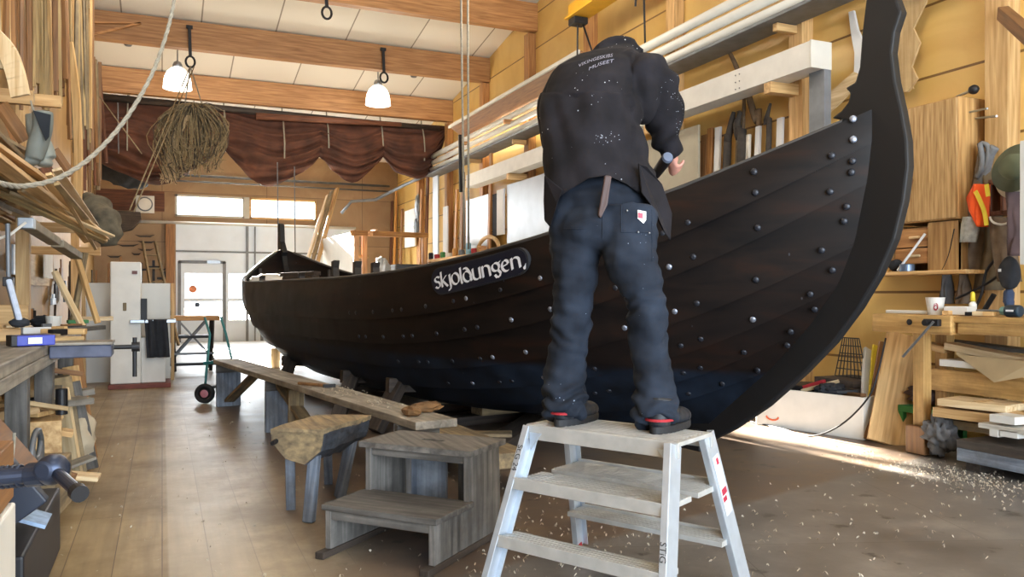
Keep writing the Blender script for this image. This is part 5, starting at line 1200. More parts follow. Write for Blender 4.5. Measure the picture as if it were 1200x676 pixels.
for i, px in enumerate((446, 453, 462, 469, 492, 499, 533, 540, 573)):
    y = min(20.8, P(px, 300, X=5.5).y); tag(MB().beam((5.45, y, .003), (5.55, y, 3.3+.3*(i % 3)), .10+.04*(i % 2), .04, (1, 0, 0)).build('standing_plank', ['orange', 'redbrown', 'honey', 'brown'][i % 4], bev=.003), 'tall plank standing against the far right wall', 'plank', 'planks standing along the far right wall')
t = thing('wall_mirror', 'shiny curved metal piece hung on the far right wall', 'metal piece', P(491, 240, X=5.35))
MB().blob(P(489, 243, X=5.35), (.05, .12, .28), .5, 3, 3).build('metal_sheet', M_steel, t, smooth=True); MB().blob(P(488, 265, X=5.35), (.05, .14, .18), .4, 3, 5).build('metal_scrap', M_grey, t, smooth=True)
# shelf with coloured clutter above the gunwale, far
a, b = P(498, 292, X=5.0), P(600, 292, X=5.0); z = 1.86
st = thing('tool_shelf', 'wooden tool shelf along the right wall seen above the gunwale near the name board', 'shelf', (5.2, (a.y+b.y)/2, 0))
MB().rng(4.95, 5.42, b.y, a.y, z-.05, z).build('shelf_board', 'pine', st, bev=.004)
for y in (a.y-.3, (a.y+b.y)/2, b.y+.3):
    for x in (5.0, 5.38): MB().rng(x-.03, x+.03, y-.03, y+.03, 0, z-.05).build('leg', 'pine', st, bev=.003)
for px, h, rr_, mat, lab in ((512, .10, .06, M_red, 'red tin'), (519, .13, .05, M_green, 'green tin'), (526, .09, .07, M_white, 'white pot'), (533, .16, .05, 'honey', 'honey-coloured pot'), (541, .12, .06, M_grey, 'grey tin'), (549, .22, .05, plain('lightblue_can', '#8fc0d4', .4), 'light blue can'), (556, .11, .06, M_red, 'second red tin'), (565, .13, .08, 'orange', 'orange pot'), (505, .15, .05, M_black, 'black tin')):
    y = P(px, 290, X=5.1).y; tag(MB().lathe([(rr_, 0), (rr_, h*.85), (rr_*.8, h), (rr_*.6, h)], (5.1, y, z+.001), 16).build('shelf_pot', mat, bev=0), lab+' standing on the far tool shelf above the gunwale', 'pot')
q, _ = tubeish([Vector((5.15, P(572, 290, X=5.15).y+.5*math.cos(k*PI/8), z+.03+.25*math.sin(k*PI/8))) for k in range(9)], [1]*9, sub=3)
tag(MB().tube(q, .035, 8).build('bent_rib', 'pine', smooth=True), 'steam-bent wooden arch standing on the far tool shelf', 'wood arch')
# orange wooden frame rack, white panel, leaning planks near the stern
fr_ = thing('timber_rack', 'open orange timber frame rack behind the gunwale at mid photo', 'frame', P(430, 345, d=14.5))
def fp(x, y, d_): return P(x, y, d=d_)
f0, f1 = fp(413, 273, 14.6), fp(500, 276, 16.5)
MB().beam(f0, f1, .10, .10).build('top_rail', 'orange', fr_, bev=.004); MB().beam(f0+Vector((.35, .1, 0)), fp(440, 271, 17.5), .09, .09).build('top_rail', 'orange', fr_, bev=.004)
for x_, y_, d_ in ((417, 276, 14.6), (427, 276, 14.8), (497, 278, 16.4)):
    a = fp(x_, y_, d_); MB().rng(a.x-.045, a.x+.045, a.y-.045, a.y+.045, 0, a.z).build('post', 'orange', fr_, bev=.004)
a, b = fp(417, 300, 14.7), fp(431, 301, 14.9); MB().beam(a, b, .06, .06).build('cross_rail', 'pine', fr_)
o = MB(); a, b = P(378, 268, d=17.5), P(413, 280, d=15.2); o.prism([(a.x, a.y, 1.2), (b.x, b.y, 1.2), (b.x, b.y, P(413, 272, d=15.2).z), (a.x, a.y, P(378, 296, d=17.5).z+.3)], (.03, .04, 0))
tag(o.build('pale_sheet', M_board, bev=.003), 'large pale panel standing behind the stern, left of the orange frame', 'panel')
for i, (x0, y0, x1, y1, mt) in enumerate(((360, 306, 384, 229, 'pale'), (372, 308, 395, 221, 'pine'), (366, 307, 389, 224, 'rough'))):
    b = P(x1, y1, d=18.5); a0 = P(x0, y0, d=17.2); k = (b.z-.005)/(b.z-a0.z); a = b+(a0-b)*k
    board(a, b, .10, .05, mt, 'leaning_plank', ('left and palest of three long planks leaning at the back right corner', 'right one of three long planks leaning at the back right corner', 'middle one of three long planks leaning at the back right corner')[i], 'plank', (0, 1, 0))
tag(MB().blob(P(448, 318, d=13.0), (.12, .12, .2), .5, 3, 7).build('white_fitting', M_silver, smooth=True), 'small crumpled silver fitting behind the gunwale right of the orange frame', 'fitting')
tag(MB().rng(4.2, 4.9, 15.5, 17.2, 0, 1.75).build('dark_machine', plain('dark_machine_paint', '#33363a', .5, .3), bev=.03), 'dark bulky machine in the shade inside the orange frame', 'machine')
# standing strips and branches above the gunwale, right of the man
def stand(px, ytop, X, w_, mat, name, label, cat, lean=0, th=.03, zbot=None):
    t_ = P(px, ytop, X=X); zb = .003; k = zb
    return tag(MB().beam((X-.12, t_.y+lean, zb), (X, t_.y, t_.z), w_, th, (1, 0, 0)).build(name, mat, bev=.003), label, cat)
stand(826, 158, 5.66, .10, 'brown', 'standing_strip', 'brown strip standing directly right of the beige sheet', 'strip'); stand(833, 150, 5.66, .09, 'orange', 'standing_strip', 'orange strip standing against the wall left of the white one', 'strip'); stand(842, 149, 5.64, .09, M_paper, 'standing_strip', 'upright white strip standing between orange strips', 'strip')
stand(866, 130, 5.66, .05, 'rough', 'standing_strip', 'thin rough strip standing behind the branches', 'strip'); stand(876, 158, 5.64, .09, 'ash', 'standing_strip', 'whitish split board standing right of the dark branch', 'board'); stand(889, 148, 5.64, .07, M_paper, 'standing_strip', 'white drilled strip standing left of the forked stick', 'strip'); stand(915, 138, 5.64, .08, M_paper, 'standing_strip', 'short white strip standing left of the light post', 'strip')
M_brn = plain('dark_branch', '#3b342d', .85, 0, .3, 20, .5); M_brl = plain('brown_branch', '#6c5842', .85, 0, .3, 20, .5)
def branch(pts, rad, mat, label, X=5.6):
    q = [P(x, y, X=X) for x, y in pts]; f = Vector((q[-1].x-.15, q[-1].y, .003)); q2, r2 = tubeish(q+[f], rad+[rad[-1]], sub=4); return tag(MB().tube(q2, r2, 8).build('branch', mat, smooth=True), label, 'branch')
branch([(860, 131), (857, 145), (853, 165), (852, 184)], [.02, .035, .04, .045], M_brn, 'dark crooked branch standing against the wall, left of the split board'); branch([(868, 131), (864, 145), (866, 160), (869, 176)], [.02, .04, .05, .05], M_brn, 'thick grey-brown branch beside the dark crooked one'); branch([(903, 121), (900, 132), (898, 145), (901, 165)], [.012, .02, .03, .03], M_brn, 'thin forked stick standing against the wall left of the light post')
branch([(874, 100), (880, 122), (886, 142), (889, 152)], [.03, .035, .035, .03], M_brl, 'brown knee-shaped branch hanging behind the white drilled strip', 5.66); branch([(851, 54), (862, 76), (868, 96), (872, 120)], [.02, .025, .025, .02], M_brl, 'thin brown branch hanging above the white beam', 5.68)
wrect(948, 966, 2.25, 3.2, 5.42, 'grey_box', plain('grey_enclosure', '#777b80', .5, .2), 'tall grey enclosure fixed beside the light post below the white beam end', 'enclosure', .08)
o = MB(); yb_ = P(930, 140, X=5.3); o.rng(5.25, 5.7, 5.75, 6.5, 2.42, 2.45); tag(o.build('small_shelf', 'brown', bev=.002), 'small brown shelf beside the light post above the gunwale', 'shelf')
# white Y-shaped pattern and the zigzag boards
XY = 5.72
def wp(pts, X, th, name, mat, label, cat): return tag(MB().prism([P(x, y, X=X) for x, y in pts], (th, 0, 0)).build(name, mat, bev=.003), label, cat)
wp([(994, 14), (1000, 12), (1005, 35), (1012, 50), (1010, 100), (1000, 104), (1001, 62), (997, 40)], 5.70, .025, 'white_pattern', M_paper, 'white forked wooden pattern hung on the wall left of the boat stem', 'pattern')
wp([(1040, -15), (1085, -15), (1085, 2), (1070, 33), (1078, 50), (1068, 78), (1075, 92), (1064, 108), (1040, 108)], 5.62, .02, 'zigzag_board', 'plywood', 'brown board with a zigzag edge hung behind the top of the boat stem', 'board'); wp([(1040, -15), (1082, -15), (1076, 20), (1066, 40), (1074, 58), (1063, 80), (1070, 104), (1040, 108)], 5.65, .02, 'zigzag_board', 'pine', 'second zigzag board right behind the first one', 'board')
wp([(960, 118), (1000, 84), (1012, 90), (985, 120), (962, 140)], 5.66, .02, 'curved_pattern', 'pale', 'pale curved pattern leaning behind the boat stem', 'pattern')
# cabinet with vertical grain + drawers below
cb_ = thing('wall_cabinet', 'wooden wall cabinet with strong vertical grain behind the boat stem', 'cabinet', (5.6, 4.6, 1.72))
yc0, yc1 = P(1121, 200, X=5.42).y, P(1040, 200, X=5.42).y; zc_t, zc_b = P(1121, 112, X=5.42).z, P(1121, 256, X=5.42).z
WOODS['cabv'] = ('#94703f', '#cda873', .55, 0, '#3a332c', 1.6)
MB().rng(5.44, WR, yc0, yc1, zc_b, zc_t).build('cabinet_body', wood('cab', 2), cb_, bev=.004)
MB().rng(5.42, 5.44, yc0+.004, yc1, zc_b+.01, zc_t-.01).build('cabinet_front', wood('cabv', 2), cb_, bev=.002); MB().blob((5.40, yc0+.42, zc_b+.32), (.03, .05, .06), .2, 2, 1).build('knob', 'brown', cb_, smooth=True)
dc = thing('drawer_cabinet', 'small open wooden cabinet with two drawers under the tall wall cabinet', 'cabinet', (5.6, 4.6, 1.3))
zt, zb = zc_b-.01, P(1121, 316, X=5.42).z; M_cz = 'cab'
MB().rng(5.44, WR, yc0, yc0+.03, zb, zt).rng(5.44, WR, yc1-.03, yc1, zb, zt).rng(WR-.03, WR, yc0, yc1, zb, zt).rng(5.44, 5.47, yc0, P(1087, 300, X=5.44).y, zb, zt).build('carcass', wood('cab', 2), dc, bev=.003)
ya, yb = P(1086, 300, X=5.44).y+.01, yc1-.04; zm_ = (zt+zb)/2
for z0_, z1_ in ((zm_+.005, zt-.03), (zb+.06, zm_-.005)):
    d_ = MB().rng(5.46, 5.70, ya, yb, z0_, z1_).build('drawer', 'orange', dc, bev=.004); MB().box((5.445, (ya*.65+yb*.35), (z0_+z1_)/2), (.02, .10, .02)).build('handle', 'pale', d_, bev=.006)
tag(MB().rng(5.36, WR, yc0-.12, yc1+.3, zb-.03, zb-.001).build('cabinet_shelf', 'pine', bev=.002), 'pine shelf board under the two-drawer cabinet', 'shelf')
p = P(1063, 313, X=5.40); tag(MB().lathe([(.055, 0), (.055, .05), (.05, .055), (.045, .01)], (5.40, p.y, zb+.0005), 24).build('metal_tin', plain('bluegrey_tin', '#6f7f96', .35, .6), smooth=False), 'blue-grey round tin on the shelf under the drawers', 'tin')
tag(MB().cyl(P(1052, 317, X=5.38), P(1084, 274, X=5.43), .010).build('white_stick', M_paper), 'thin white stick leaning in front of the two drawers', 'stick'); p = P(1047, 308, X=5.42); tag(MB().blob((5.46, p.y, zb+.05), (.05, .07, .05), .3, 3, 2).build('black_lump', M_cloth_dk, smooth=True), 'black bundle on the shelf left of the blue-grey tin', 'bundle')
# clamps, peg, straps, vest, hats, bags on the wall at far right
def rp(px, py, X=5.6): return P(px, py, X=X)
t = thing('wall_peg', 'dark round knob on a rod sticking out of the wall right of the tall cabinet', 'knob', rp(1140, 105)); MB().cyl(rp(1122, 113, 5.72), rp(1136, 107, 5.55), .010).build('rod', M_steel, t); MB().blob(rp(1141, 105, 5.55), (.035, .04, .035), .05, 2).build('knob_ball', M_black, t, smooth=True)
t = thing('red_clamp', 'red clamp with steel bar hung beside the tall cabinet', 'clamp', rp(1130, 132)); MB().box(rp(1130, 131, 5.6), (.05, .06, .10)).build('clamp_jaw', M_red, t, bev=.01); MB().cyl(rp(1124, 134, 5.6), rp(1157, 127, 5.5), .008).build('clamp_bar', M_steel, t); MB().box(rp(1126, 142, 5.6), (.04, .05, .05)).build('clamp_jaw', M_red, t, bev=.01)
tag(MB().cyl(rp(1130, 140, 5.7), rp(1168, 136, 5.5), .008).build('steel_rod', M_steel), 'thin steel rod below the red clamp', 'rod')
tag(MB().beam(rp(1175, 15, 5.55), rp(1215, 50, 4.9), .07, .09).build('timber_peg', 'brown', bev=.004), 'square timber peg sticking out of the post at the upper right corner', 'peg')
m = MB()
for k, (pts, rr_) in enumerate((([(1148, 168), (1151, 185), (1149, 200), (1144, 208)], .02), ([(1149, 168), (1158, 172), (1157, 190), (1152, 200), (1145, 215)], .02), ([(1166, 172), (1160, 182), (1155, 200), (1147, 222)], .035))):
    q, _ = tubeish([rp(x, y, 5.55+.02*k) for x, y in pts], [1]*len(pts), sub=4); m.tube(q, rr_, 8)
tag(m.build('webbing_straps', plain('grey_webbing', '#6e7072', .8, 0, .2, 20), smooth=True), 'grey webbing straps hanging left of the light post', 'straps')
def drape(pts, X, th, name, mat, label, cat, fold=.02, n=26):
    # pts: list of (left x, right x, y) rows; a hanging cloth with vertical folds
    def fn(u, v):
        k = v*(len(pts)-1); i = min(int(k), len(pts)-2); f = k-i; l = pts[i][0]*(1-f)+pts[i+1][0]*f; r_ = pts[i][1]*(1-f)+pts[i+1][1]*f; y = pts[i][2]*(1-f)+pts[i+1][2]*f
        p = P(l+(r_-l)*u, y, X=X); p.x += -th*math.sin(u*PI)*.9-fold*(.5+.5*math.sin(u*15+v*4+3*noise.noise(Vector((u*3, v*3, X*7)))))*(.3+.7*v); return p
    m = MB(); m.slab(fn, lambda u, v: fn(u, v)+Vector((.02, 0, 0)), n, 20); return tag(m.build(name, mat, smooth=True), label, cat)
drape([(1148, 1163, 178), (1140, 1160, 215), (1128, 1158, 260), (1122, 1150, 318)], 5.62, .08, 'work_apron', M_cloth_br, 'long grey-brown apron hanging behind the orange vest', 'apron'); drape([(1150, 1166, 190), (1152, 1180, 240), (1150, 1188, 290), (1140, 1182, 340)], 5.64, .08, 'old_jacket', plain('olive_cloth', '#6a5d48', .95, 0, .3, 9, .4), 'olive-brown jacket hanging right of the orange vest', 'jacket')
drape([(1142, 1159, 216), (1133, 1159, 232), (1136, 1158, 246), (1150, 1157, 266)], 5.46, .07, 'orange_vest', M_orange, 'bright orange reflective vest hanging on the right wall', 'vest', .02)
v_ = bpy.data.objects['orange_vest']
for pts in ([(1143, 224), (1149, 236), (1154, 250), (1156, 264)], [(1156, 216), (1158, 230)]):
    q, _ = tubeish([P(x, y, X=5.365) for x, y in pts], [1]*len(pts), sub=4); m = MB()
    for a, b in zip(q, q[1:]): m.beam(a, b, .008, .03, (0, 1, 0))
    vm = m.build('reflective_band', M_yellow, v_)
drape([(1128, 1148, 254), (1126, 1146, 268), (1124, 1143, 284)], 5.45, .04, 'grey_pouch', plain('silver_cloth', '#9a9a94', .6, 0, .3, 30), 'small silver-grey pouch hanging below the orange vest', 'pouch', .01)
drape([(1180, 1203, 225), (1184, 1204, 260), (1186, 1206, 300)], 5.4, .1, 'mauve_jacket', M_purple, 'mauve-brown jacket hanging under the green hat', 'jacket', .03)
drape([(1160, 1186, 255), (1162, 1190, 290), (1170, 1196, 330)], 5.5, .08, 'canvas_bag', M_cloth_br, 'brown canvas bag with white rim hanging below the small wall shelf', 'bag', .02)
m = MB().tube([P(1160+13*(1-math.cos(k*PI/10)), 254+9*math.sin(k*PI/10), X=5.40) for k in range(11)], .008, 6); tag(m.build('bag_rim', M_paper, smooth=True), 'white hoop in the mouth of the brown canvas bag', 'hoop')
ws = thing('wall_box_shelf', 'small brown wooden box shelf behind the green hat', 'shelf', rp(1172, 250)); a, b = P(1158, 214, X=5.5), P(1190, 250, X=5.5)
MB().rng(5.5, WR-.001, b.y, a.y, b.z, b.z+.03).rng(5.5, WR-.001, b.y, a.y, a.z-.02, a.z+.02).rng(5.5, WR-.001, a.y-.02, a.y, b.z, a.z).rng(5.5, WR-.001, (a.y+b.y)/2-.01, (a.y+b.y)/2+.01, b.z, a.z).build('box_frame', 'redbrown', ws, bev=.002)
hc = P(1193, 198, X=5.35); ht_ = thing('green_hat', 'olive green brimmed hat hanging at the right edge', 'hat', hc); MY = Matrix.Rotation(-PI/2+.25, 3, 'Y')
MB().lathe([(.17, .02), (.13, .0), (.085, .01), (.085, .02), (.13, .012), (.17, .03)], hc, 32, MY).build('hat_brim', M_green_fab, ht_, smooth=True); MB().lathe([(.09, .005), (.088, .06), (.075, .10), (.03, .115), (.0, .11)], hc, 28, MY).build('hat_crown', M_green_fab, ht_, smooth=True)
tag(MB().lathe([(.175, -.0), (.10, .03), (.02, .035)], hc+Vector((.06, .03, -.03)), 28, MY).build('white_hat', plain('cream_felt', '#cfc8b4', .9), smooth=True), 'cream hat hanging just behind the green hat', 'hat')
kc = P(1183, 320, X=5.4); kt = thing('knitted_hat', 'black knitted cap with a small white mark hanging below the canvas bag', 'cap', kc)
MB().blob(kc, (.05, .075, .115), .1, 2, 3).build('cap_body', M_cloth_dk, kt, smooth=True); MB().box(kc+Vector((-.052, .035, .02)), (.004, .02, .02)).build('cap_mark', M_paper, kt); tag(MB().blob(P(1182, 350, X=5.42), (.03, .035, .08), .3, 3, 4).build('blue_cloth', plain('blue_rag', '#34425c', .9), smooth=True), 'dark blue rag hanging under the black cap', 'rag')
tag(MB().rng(5.05, 5.08, P(1206, 200, X=5.05).y-.5, P(1195, 200, X=5.05).y, P(1197, 310, X=5.05).z, P(1197, 165, X=5.05).z).build('white_plate', M_board, bev=.003), 'white board edge cut by the right side of the photo', 'board')
for i, pts in enumerate(([(1170, 300), (1156, 318), (1150, 345), (1142, 362)], [(1176, 318), (1160, 330), (1142, 340), (1120, 350)], [(1119, 268), (1112, 300), (1103, 320)])):
    q, _ = tubeish([P(x, y, X=5.45) for x, y in pts], [1]*len(pts), sub=5); tag(MB().tube(q, .01, 6).build('black_cable', M_black, smooth=True), ('black cable dropping to the yellow bottle on the right bench', 'black cable curving left above the right bench', 'black cable hanging beside the drawer cabinet')[i], 'cable')
for i, (x, w0, w1) in enumerate(((1110, 8, 18), (1130, 6, 22))): drape([(x-w0/2, x+w0/2, 320), (x-w1/2, x+w1/2, 356)], 5.6, .05, 'hanging_sack', M_cloth_gr if i == 0 else M_cloth_br, ('grey sack hanging behind the white cup', 'brown sack hanging behind the white power tool')[i], 'sack', .02)
# ---------------------------------------------------------------- right workbench
BX0, BZ = 4.98, 1.0
by1 = P(1022, 375, X=BX0).y
rbn = thing('workbench', 'yellow-brown timber workbench with vise handle along the right wall', 'workbench', (5.3, 3.4, 0))
MB().rng(BX0+.03, WR-.16, 1.6, by1, BZ-.045, BZ).build('bench_top', 'benchr', rbn, bev=.005); ye = P(1114, 380, X=BX0).y
MB().rng(BX0, BX0+.10, ye, by1, BZ-.13, BZ+.004).build('vise_jaw', 'benchr', rbn, bev=.006); MB().rng(BX0+.03, BX0+.07, 1.6, ye-.03, BZ-.12, BZ-.046).build('front_apron', 'benchr', rbn, bev=.004)
yl = P(1076, 450, X=BX0+.02).y; fb = MB(); fb.box((BX0+.06, yl, .105), (.15, .16, .20)); fb.build('foot_block', 'brown', rbn, bev=.008)
MB().rng(BX0+.02, BX0+.10, yl-.045, yl+.045, .205, BZ-.131).build('leg', 'benchr', rbn, bev=.004); yl2 = P(1106, 420, X=BX0+.35).y; MB().rng(BX0+.32, BX0+.40, yl2-.05, yl2+.05, 0, BZ-.046).build('leg', 'benchr', rbn, bev=.004)
for y in (1.7,): MB().rng(BX0+.05, BX0+.13, y-.05, y+.05, 0, BZ-.046).build('leg', 'benchr', rbn, bev=.004)
ys0 = P(1084, 440, X=BX0+.3).y; MB().rng(BX0+.28, BX0+.32, 1.7, ys0, .44, .60).build('stretcher', 'benchr', rbn, bev=.004)
vh_ = P(1090, 378, X=BX0-.05); MB().cyl(vh_+Vector((.06, 0, 0)), vh_-Vector((.06, 0, 0)), .022).build('vise_screw', M_black, rbn, bev=.003); MB().cyl(vh_+Vector((-.04, -.06, .01)), P(1058, 418, X=BX0-.14), .009).build('vise_handle', M_steel, rbn)
MB().box(vh_+Vector((.02, 0, 0)), (.04, .12, .05)).build('vise_plate', M_black, rbn, bev=.006)
MB().cyl((BX0+.002, P(1066, 377, X=BX0).y, BZ-.05), (BX0-.006, P(1066, 377, X=BX0).y, BZ-.05), .022).build('bench_dog', M_black, rbn)
# stored timber under the bench
def ub(px0, py0, px1, py1, X, w_, h_, mat, name, label, cat='board', X1=None, group=None): return tag(MB().beam(P(px0, py0, X=X), P(px1, py1, X=X1 or X), w_, h_).build(name, mat, bev=.003), label, cat, group)
ub(1114, 405, 1210, 424, 5.30, .14, .05, 'pale', 'stored_board', 'pale long board on the upper rack under the right workbench'); ub(1112, 400, 1210, 412, 5.46, .14, .03, 'grey', 'stored_board', 'grey long board behind the pale one under the right workbench'); ub(1086, 404, 1112, 410, 5.30, .1, .05, 'pine', 'stored_board', 'end of a pine board left of the rear bench leg')
p = P(1128, 432, X=5.25); tag(MB().box((5.3, p.y, .655), (.2, .30, .05)).build('white_block', M_white, bev=.004), 'white rectangular block on the orange stretcher under the right workbench', 'block')
m = MB().prism([P(1120, 415, X=5.2), P(1165, 448, X=5.15), P(1210, 440, X=5.2), P(1210, 424, X=5.2), P(1150, 420, X=5.3)], (.01, 0, .02)); tag(m.build('cardboard_sheet', plain('cardboard', '#b39b74', .85, 0, .12), bev=0), 'bent sheet of cardboard sliding out under the right workbench', 'cardboard')
def slabs(px, py0, py1, X, dy, w_, mat, label, name='thick_board', depth=.3, skew=0):
    p = P(px, py1, X=X); z1 = P(px, py0, X=X).z; z0 = p.z; return tag(MB().box((X+depth/2, p.y-dy/2, (z0+z1)/2), (depth, dy, z1-z0), Matrix.Rotation(skew, 3, 'Z')).build(name, mat, bev=.004), label, 'board')
slabs(1098, 466, 474, 4.98, .45, 0, 'pale', 'upper of two thick pale boards stacked under the right workbench', skew=.18, depth=.30); slabs(1093, 476, 487, 4.98, .5, 0, 'pine', 'lower of two thick boards stacked under the right workbench', skew=.12, depth=.32)
slabs(1104, 490, 500, 5.1, .4, 0, 'rough', 'dark rough board under the two thick boards at right', skew=.1)
ub(1150, 470, 1210, 494, 5.1, .16, .02, 'pine', 'leaning_board', 'thin pine board sloping down to the right edge under the bench'); ub(1140, 478, 1190, 500, 5.25, .14, .02, 'rough', 'leaning_board', 'thin grey board sloping behind the small blocks')
for i, (px, py0, py1, dy, mt, lab) in enumerate(((1158, 485, 494, .17, M_white, 'topmost small white block on the dark pallet'), (1145, 495, 501, .40, 'ash', 'thin grey-white board between the small blocks on the dark pallet'), (1158, 502, 511, .06, M_white, 'left small white block under the thin board on the dark pallet'), (1170, 503, 511, .12, M_white, 'right small white block under the thin board on the dark pallet'))):
    p = P(px, py1, X=4.86); z1 = P(px, py0, X=4.86).z; tag(MB().box((4.95, p.y-dy/2, (p.z+z1)/2), (.16, dy, z1-p.z)).build('small_block', mt, bev=.003), lab, 'block')
pal = thing('pallet', 'dark grey pallet-like platform on the floor at the right edge', 'pallet', (4.9, 3.2, 0)); py_ = P(1121, 520, X=4.80).y
MB().rng(4.80, 5.5, 1.9, py_, .145, .20).build('deck', 'dark', pal, bev=.004); MB().rng(4.80, 4.84, 1.9, py_, .06, .143).build('side_board', 'bluegrey', pal, bev=.003)
for y in (py_-.08, 2.8, 2.0): MB().rng(4.85, 5.45, y-.05, y+.05, 0, .145).build('skid', 'dark', pal, bev=.003)
# grey cloth bag, green crate, boards, white box, wire rack
tag(MB().blob(P(1101, 509, X=5.02)+Vector((0, 0, -.01)), (.085, .10, .125), .7, 3.2, 4, 40, 28).build('grey_sack', M_cloth_gr, smooth=True), 'crumpled grey cloth sack beside the foot block of the right bench', 'sack')
gcr = thing('green_crate', 'green wooden stool-like crate behind the right bench leg', 'crate', (5.35, 4.3, 0)); ga, gb = P(1052, 510, X=5.25), P(1096, 510, X=5.25); zt = P(1052, 474, X=5.25).z
MB().rng(5.25, 5.6, gb.y, ga.y, zt-.05, zt).build('crate_top', M_green, gcr, bev=.004)
for x in (5.27, 5.57):
    for y in (ga.y-.025, gb.y+.025): MB().rng(x-.02, x+.02, y-.025, y+.025, 0, zt-.05).build('leg', M_green, gcr, bev=.003)
MB().rng(5.26, 5.28, gb.y+.06, ga.y-.06, .04, .08).build('lower_rail', M_green, gcr)
tag(MB().blob((5.4, (ga.y+gb.y)/2, zt+.085), (.13, .17, .08), .4, 3, 6).build('dark_bag', plain('dark_red_bag', '#3f2e2c', .8, 0, .4, 12), smooth=True), 'dark reddish bag lying on the green crate', 'bag')
def lean(px0, py0, px1, py1, Xb, Xt, w_, mat, name, label, th=.03):
    b = P(px0, py0, X=Xb); b.z = .003; t_ = P(px1, py1, X=Xt); return tag(MB().beam(b, t_, w_, th, (1, 0, 0)).build(name, mat, bev=.003), label, 'board')
lean(1013, 514, 1018, 410, 5.15, 5.6, .10, M_board, 'rolled_sheet', 'curled white sheet standing right of the white chest'); lean(1018, 514, 1026, 405, 5.2, 5.62, .06, M_yellow, 'yellow_folder', 'narrow yellow board standing right of the white chest', .02); lean(1020, 515, 1038, 402, 5.12, 5.55, .11, 'brown', 'leaning_board', 'brown narrow board leaning left of the wide pale plank'); lean(1040, 515, 1062, 393, 5.1, 5.55, .30, 'pine', 'wide_plank', 'wide pale plank leaning at the left end of the right bench')
wx = thing('white_chest', 'white chest with an orange mark full of tools on the floor right of the bow', 'chest', (5.05, 4.7, 0)); p0_ = P(1012, 516, Z=0); p1_ = P(905, 500, Z=0); ex = (p1_-p0_); ex.z = 0; Lx = 1.0; ex.normalize(); ey = Vector((-ex.y, ex.x, 0))
if ey.x < 0: ey = -ey
Me = frame3(ex, ey); hz = P(1010, 466, d=(SN*p0_.x+CS*p0_.y)).z
cc = p0_+ex*Lx/2+ey*.2
for a_, s_ in (((0, -.19, hz/2), (Lx, .02, hz)), ((0, .19, hz/2), (Lx, .02, hz)), ((-Lx/2+.01, 0, hz/2), (.02, .36, hz)), ((Lx/2-.01, 0, hz/2), (.02, .36, hz))):
    MB().box(cc+ex*a_[0]+ey*a_[1]+ZV*a_[2], s_, Me).build('side_board', M_white, wx, bev=.004)
MB().box(cc+ZV*.02, (Lx-.02, .36, .03), Me).build('bottom', M_white, wx)
MB().tube([cc+ex*(.33+.06*math.cos(k*PI/6+PI))+ey*-.202+ZV*(.09-.03*math.sin(k*PI/6)) for k in range(7)], .008, 6).build('orange_mark', plain('orange_mark', '#d8643a', .5), wx)
for i, (u, L_, z_, mt, lab, ct) in enumerate(((-.3, .30, .02, 'brown', 'brown wooden tool lying in the white chest, right end', 'tool'), (-.1, .34, .05, M_cloth_dk, 'dark blue cloth bundle in the middle of the white chest', 'bundle'), (.1, .30, .08, M_red, 'orange-red handled saw sticking out of the white chest', 'saw'), (.0, .32, .09, 'pale', 'pale wooden stick jutting out of the white chest', 'stick'), (.25, .3, .02, 'orange', 'orange wooden piece in the left end of the white chest', 'tool'), (-.2, .25, .04, M_black, 'black tool handle in the white chest', 'tool'))):
    c = cc+ex*u+ZV*(hz-.02+z_*.6); dirv = (ex*-.7+ey*.2*(i-2)+ZV*(.25 if i in (2, 3) else .05)).normalized()
    m = MB(); 
    if i == 1: m.blob(c, (.14, .1, .06), .4, 3, 2)
    else: m.beam(c-dirv*L_/2, c+dirv*L_/2, .05, .03)
    tag(m.build('chest_tool', mt, bev=0 if i == 1 else .004), lab, ct)
tag(MB().cyl((5.25, 5.55, .003), (5.25, 5.55, .36), .2, n=24).build('black_drum', M_black, bev=.01), 'dark drum standing behind the white chest', 'drum')
p = P(997, 420, X=5.5); wr_ = thing('wire_basket', 'dark wire basket standing behind the white chest under the bow', 'basket', (5.4, p.y, .37)); m = MB()
bz0, bz1 = P(997, 442, X=5.5).z, P(997, 396, X=5.5).z
for k in range(9):
    f = k/8; y = p.y-.18+.36*f; m.tube([(5.5, y, bz0), (5.5, p.y+(y-p.y)*.5, bz1)], .005, 5)
for k in range(6): z_ = bz0+(bz1-bz0)*k/5; wv_ = .18*(1-.5*k/5); m.tube([(5.5, p.y-wv_, z_), (5.5, p.y+wv_, z_)], .005, 5)
m.build('wires', M_black, wr_); MB().rng(5.3, 5.74, p.y-.22, p.y+.22, bz0-.06, bz0-.005).build('basket_base', 'dark', wr_)
tag(MB().rng(5.3, 5.74, p.y-.25, p.y+.25, .003, bz0-.065).build('dark_crate', 'dark', bev=.006), 'dark crate standing on the floor under the wire basket', 'crate')
q, _ = tubeish([P(1038, 396, X=5.1), P(1028, 440, X=5.0), P(1016, 468, X=4.95), P(985, 498, X=4.9)]+[P(x, y, Z=.008) for x, y in ((950, 511), (915, 502), (880, 494))], [1]*7, sub=6)
tag(MB().tube(q, .007, 8).build('power_cable', M_black, smooth=True), 'black cord trailing over the white chest onto the sunlit floor', 'cord')
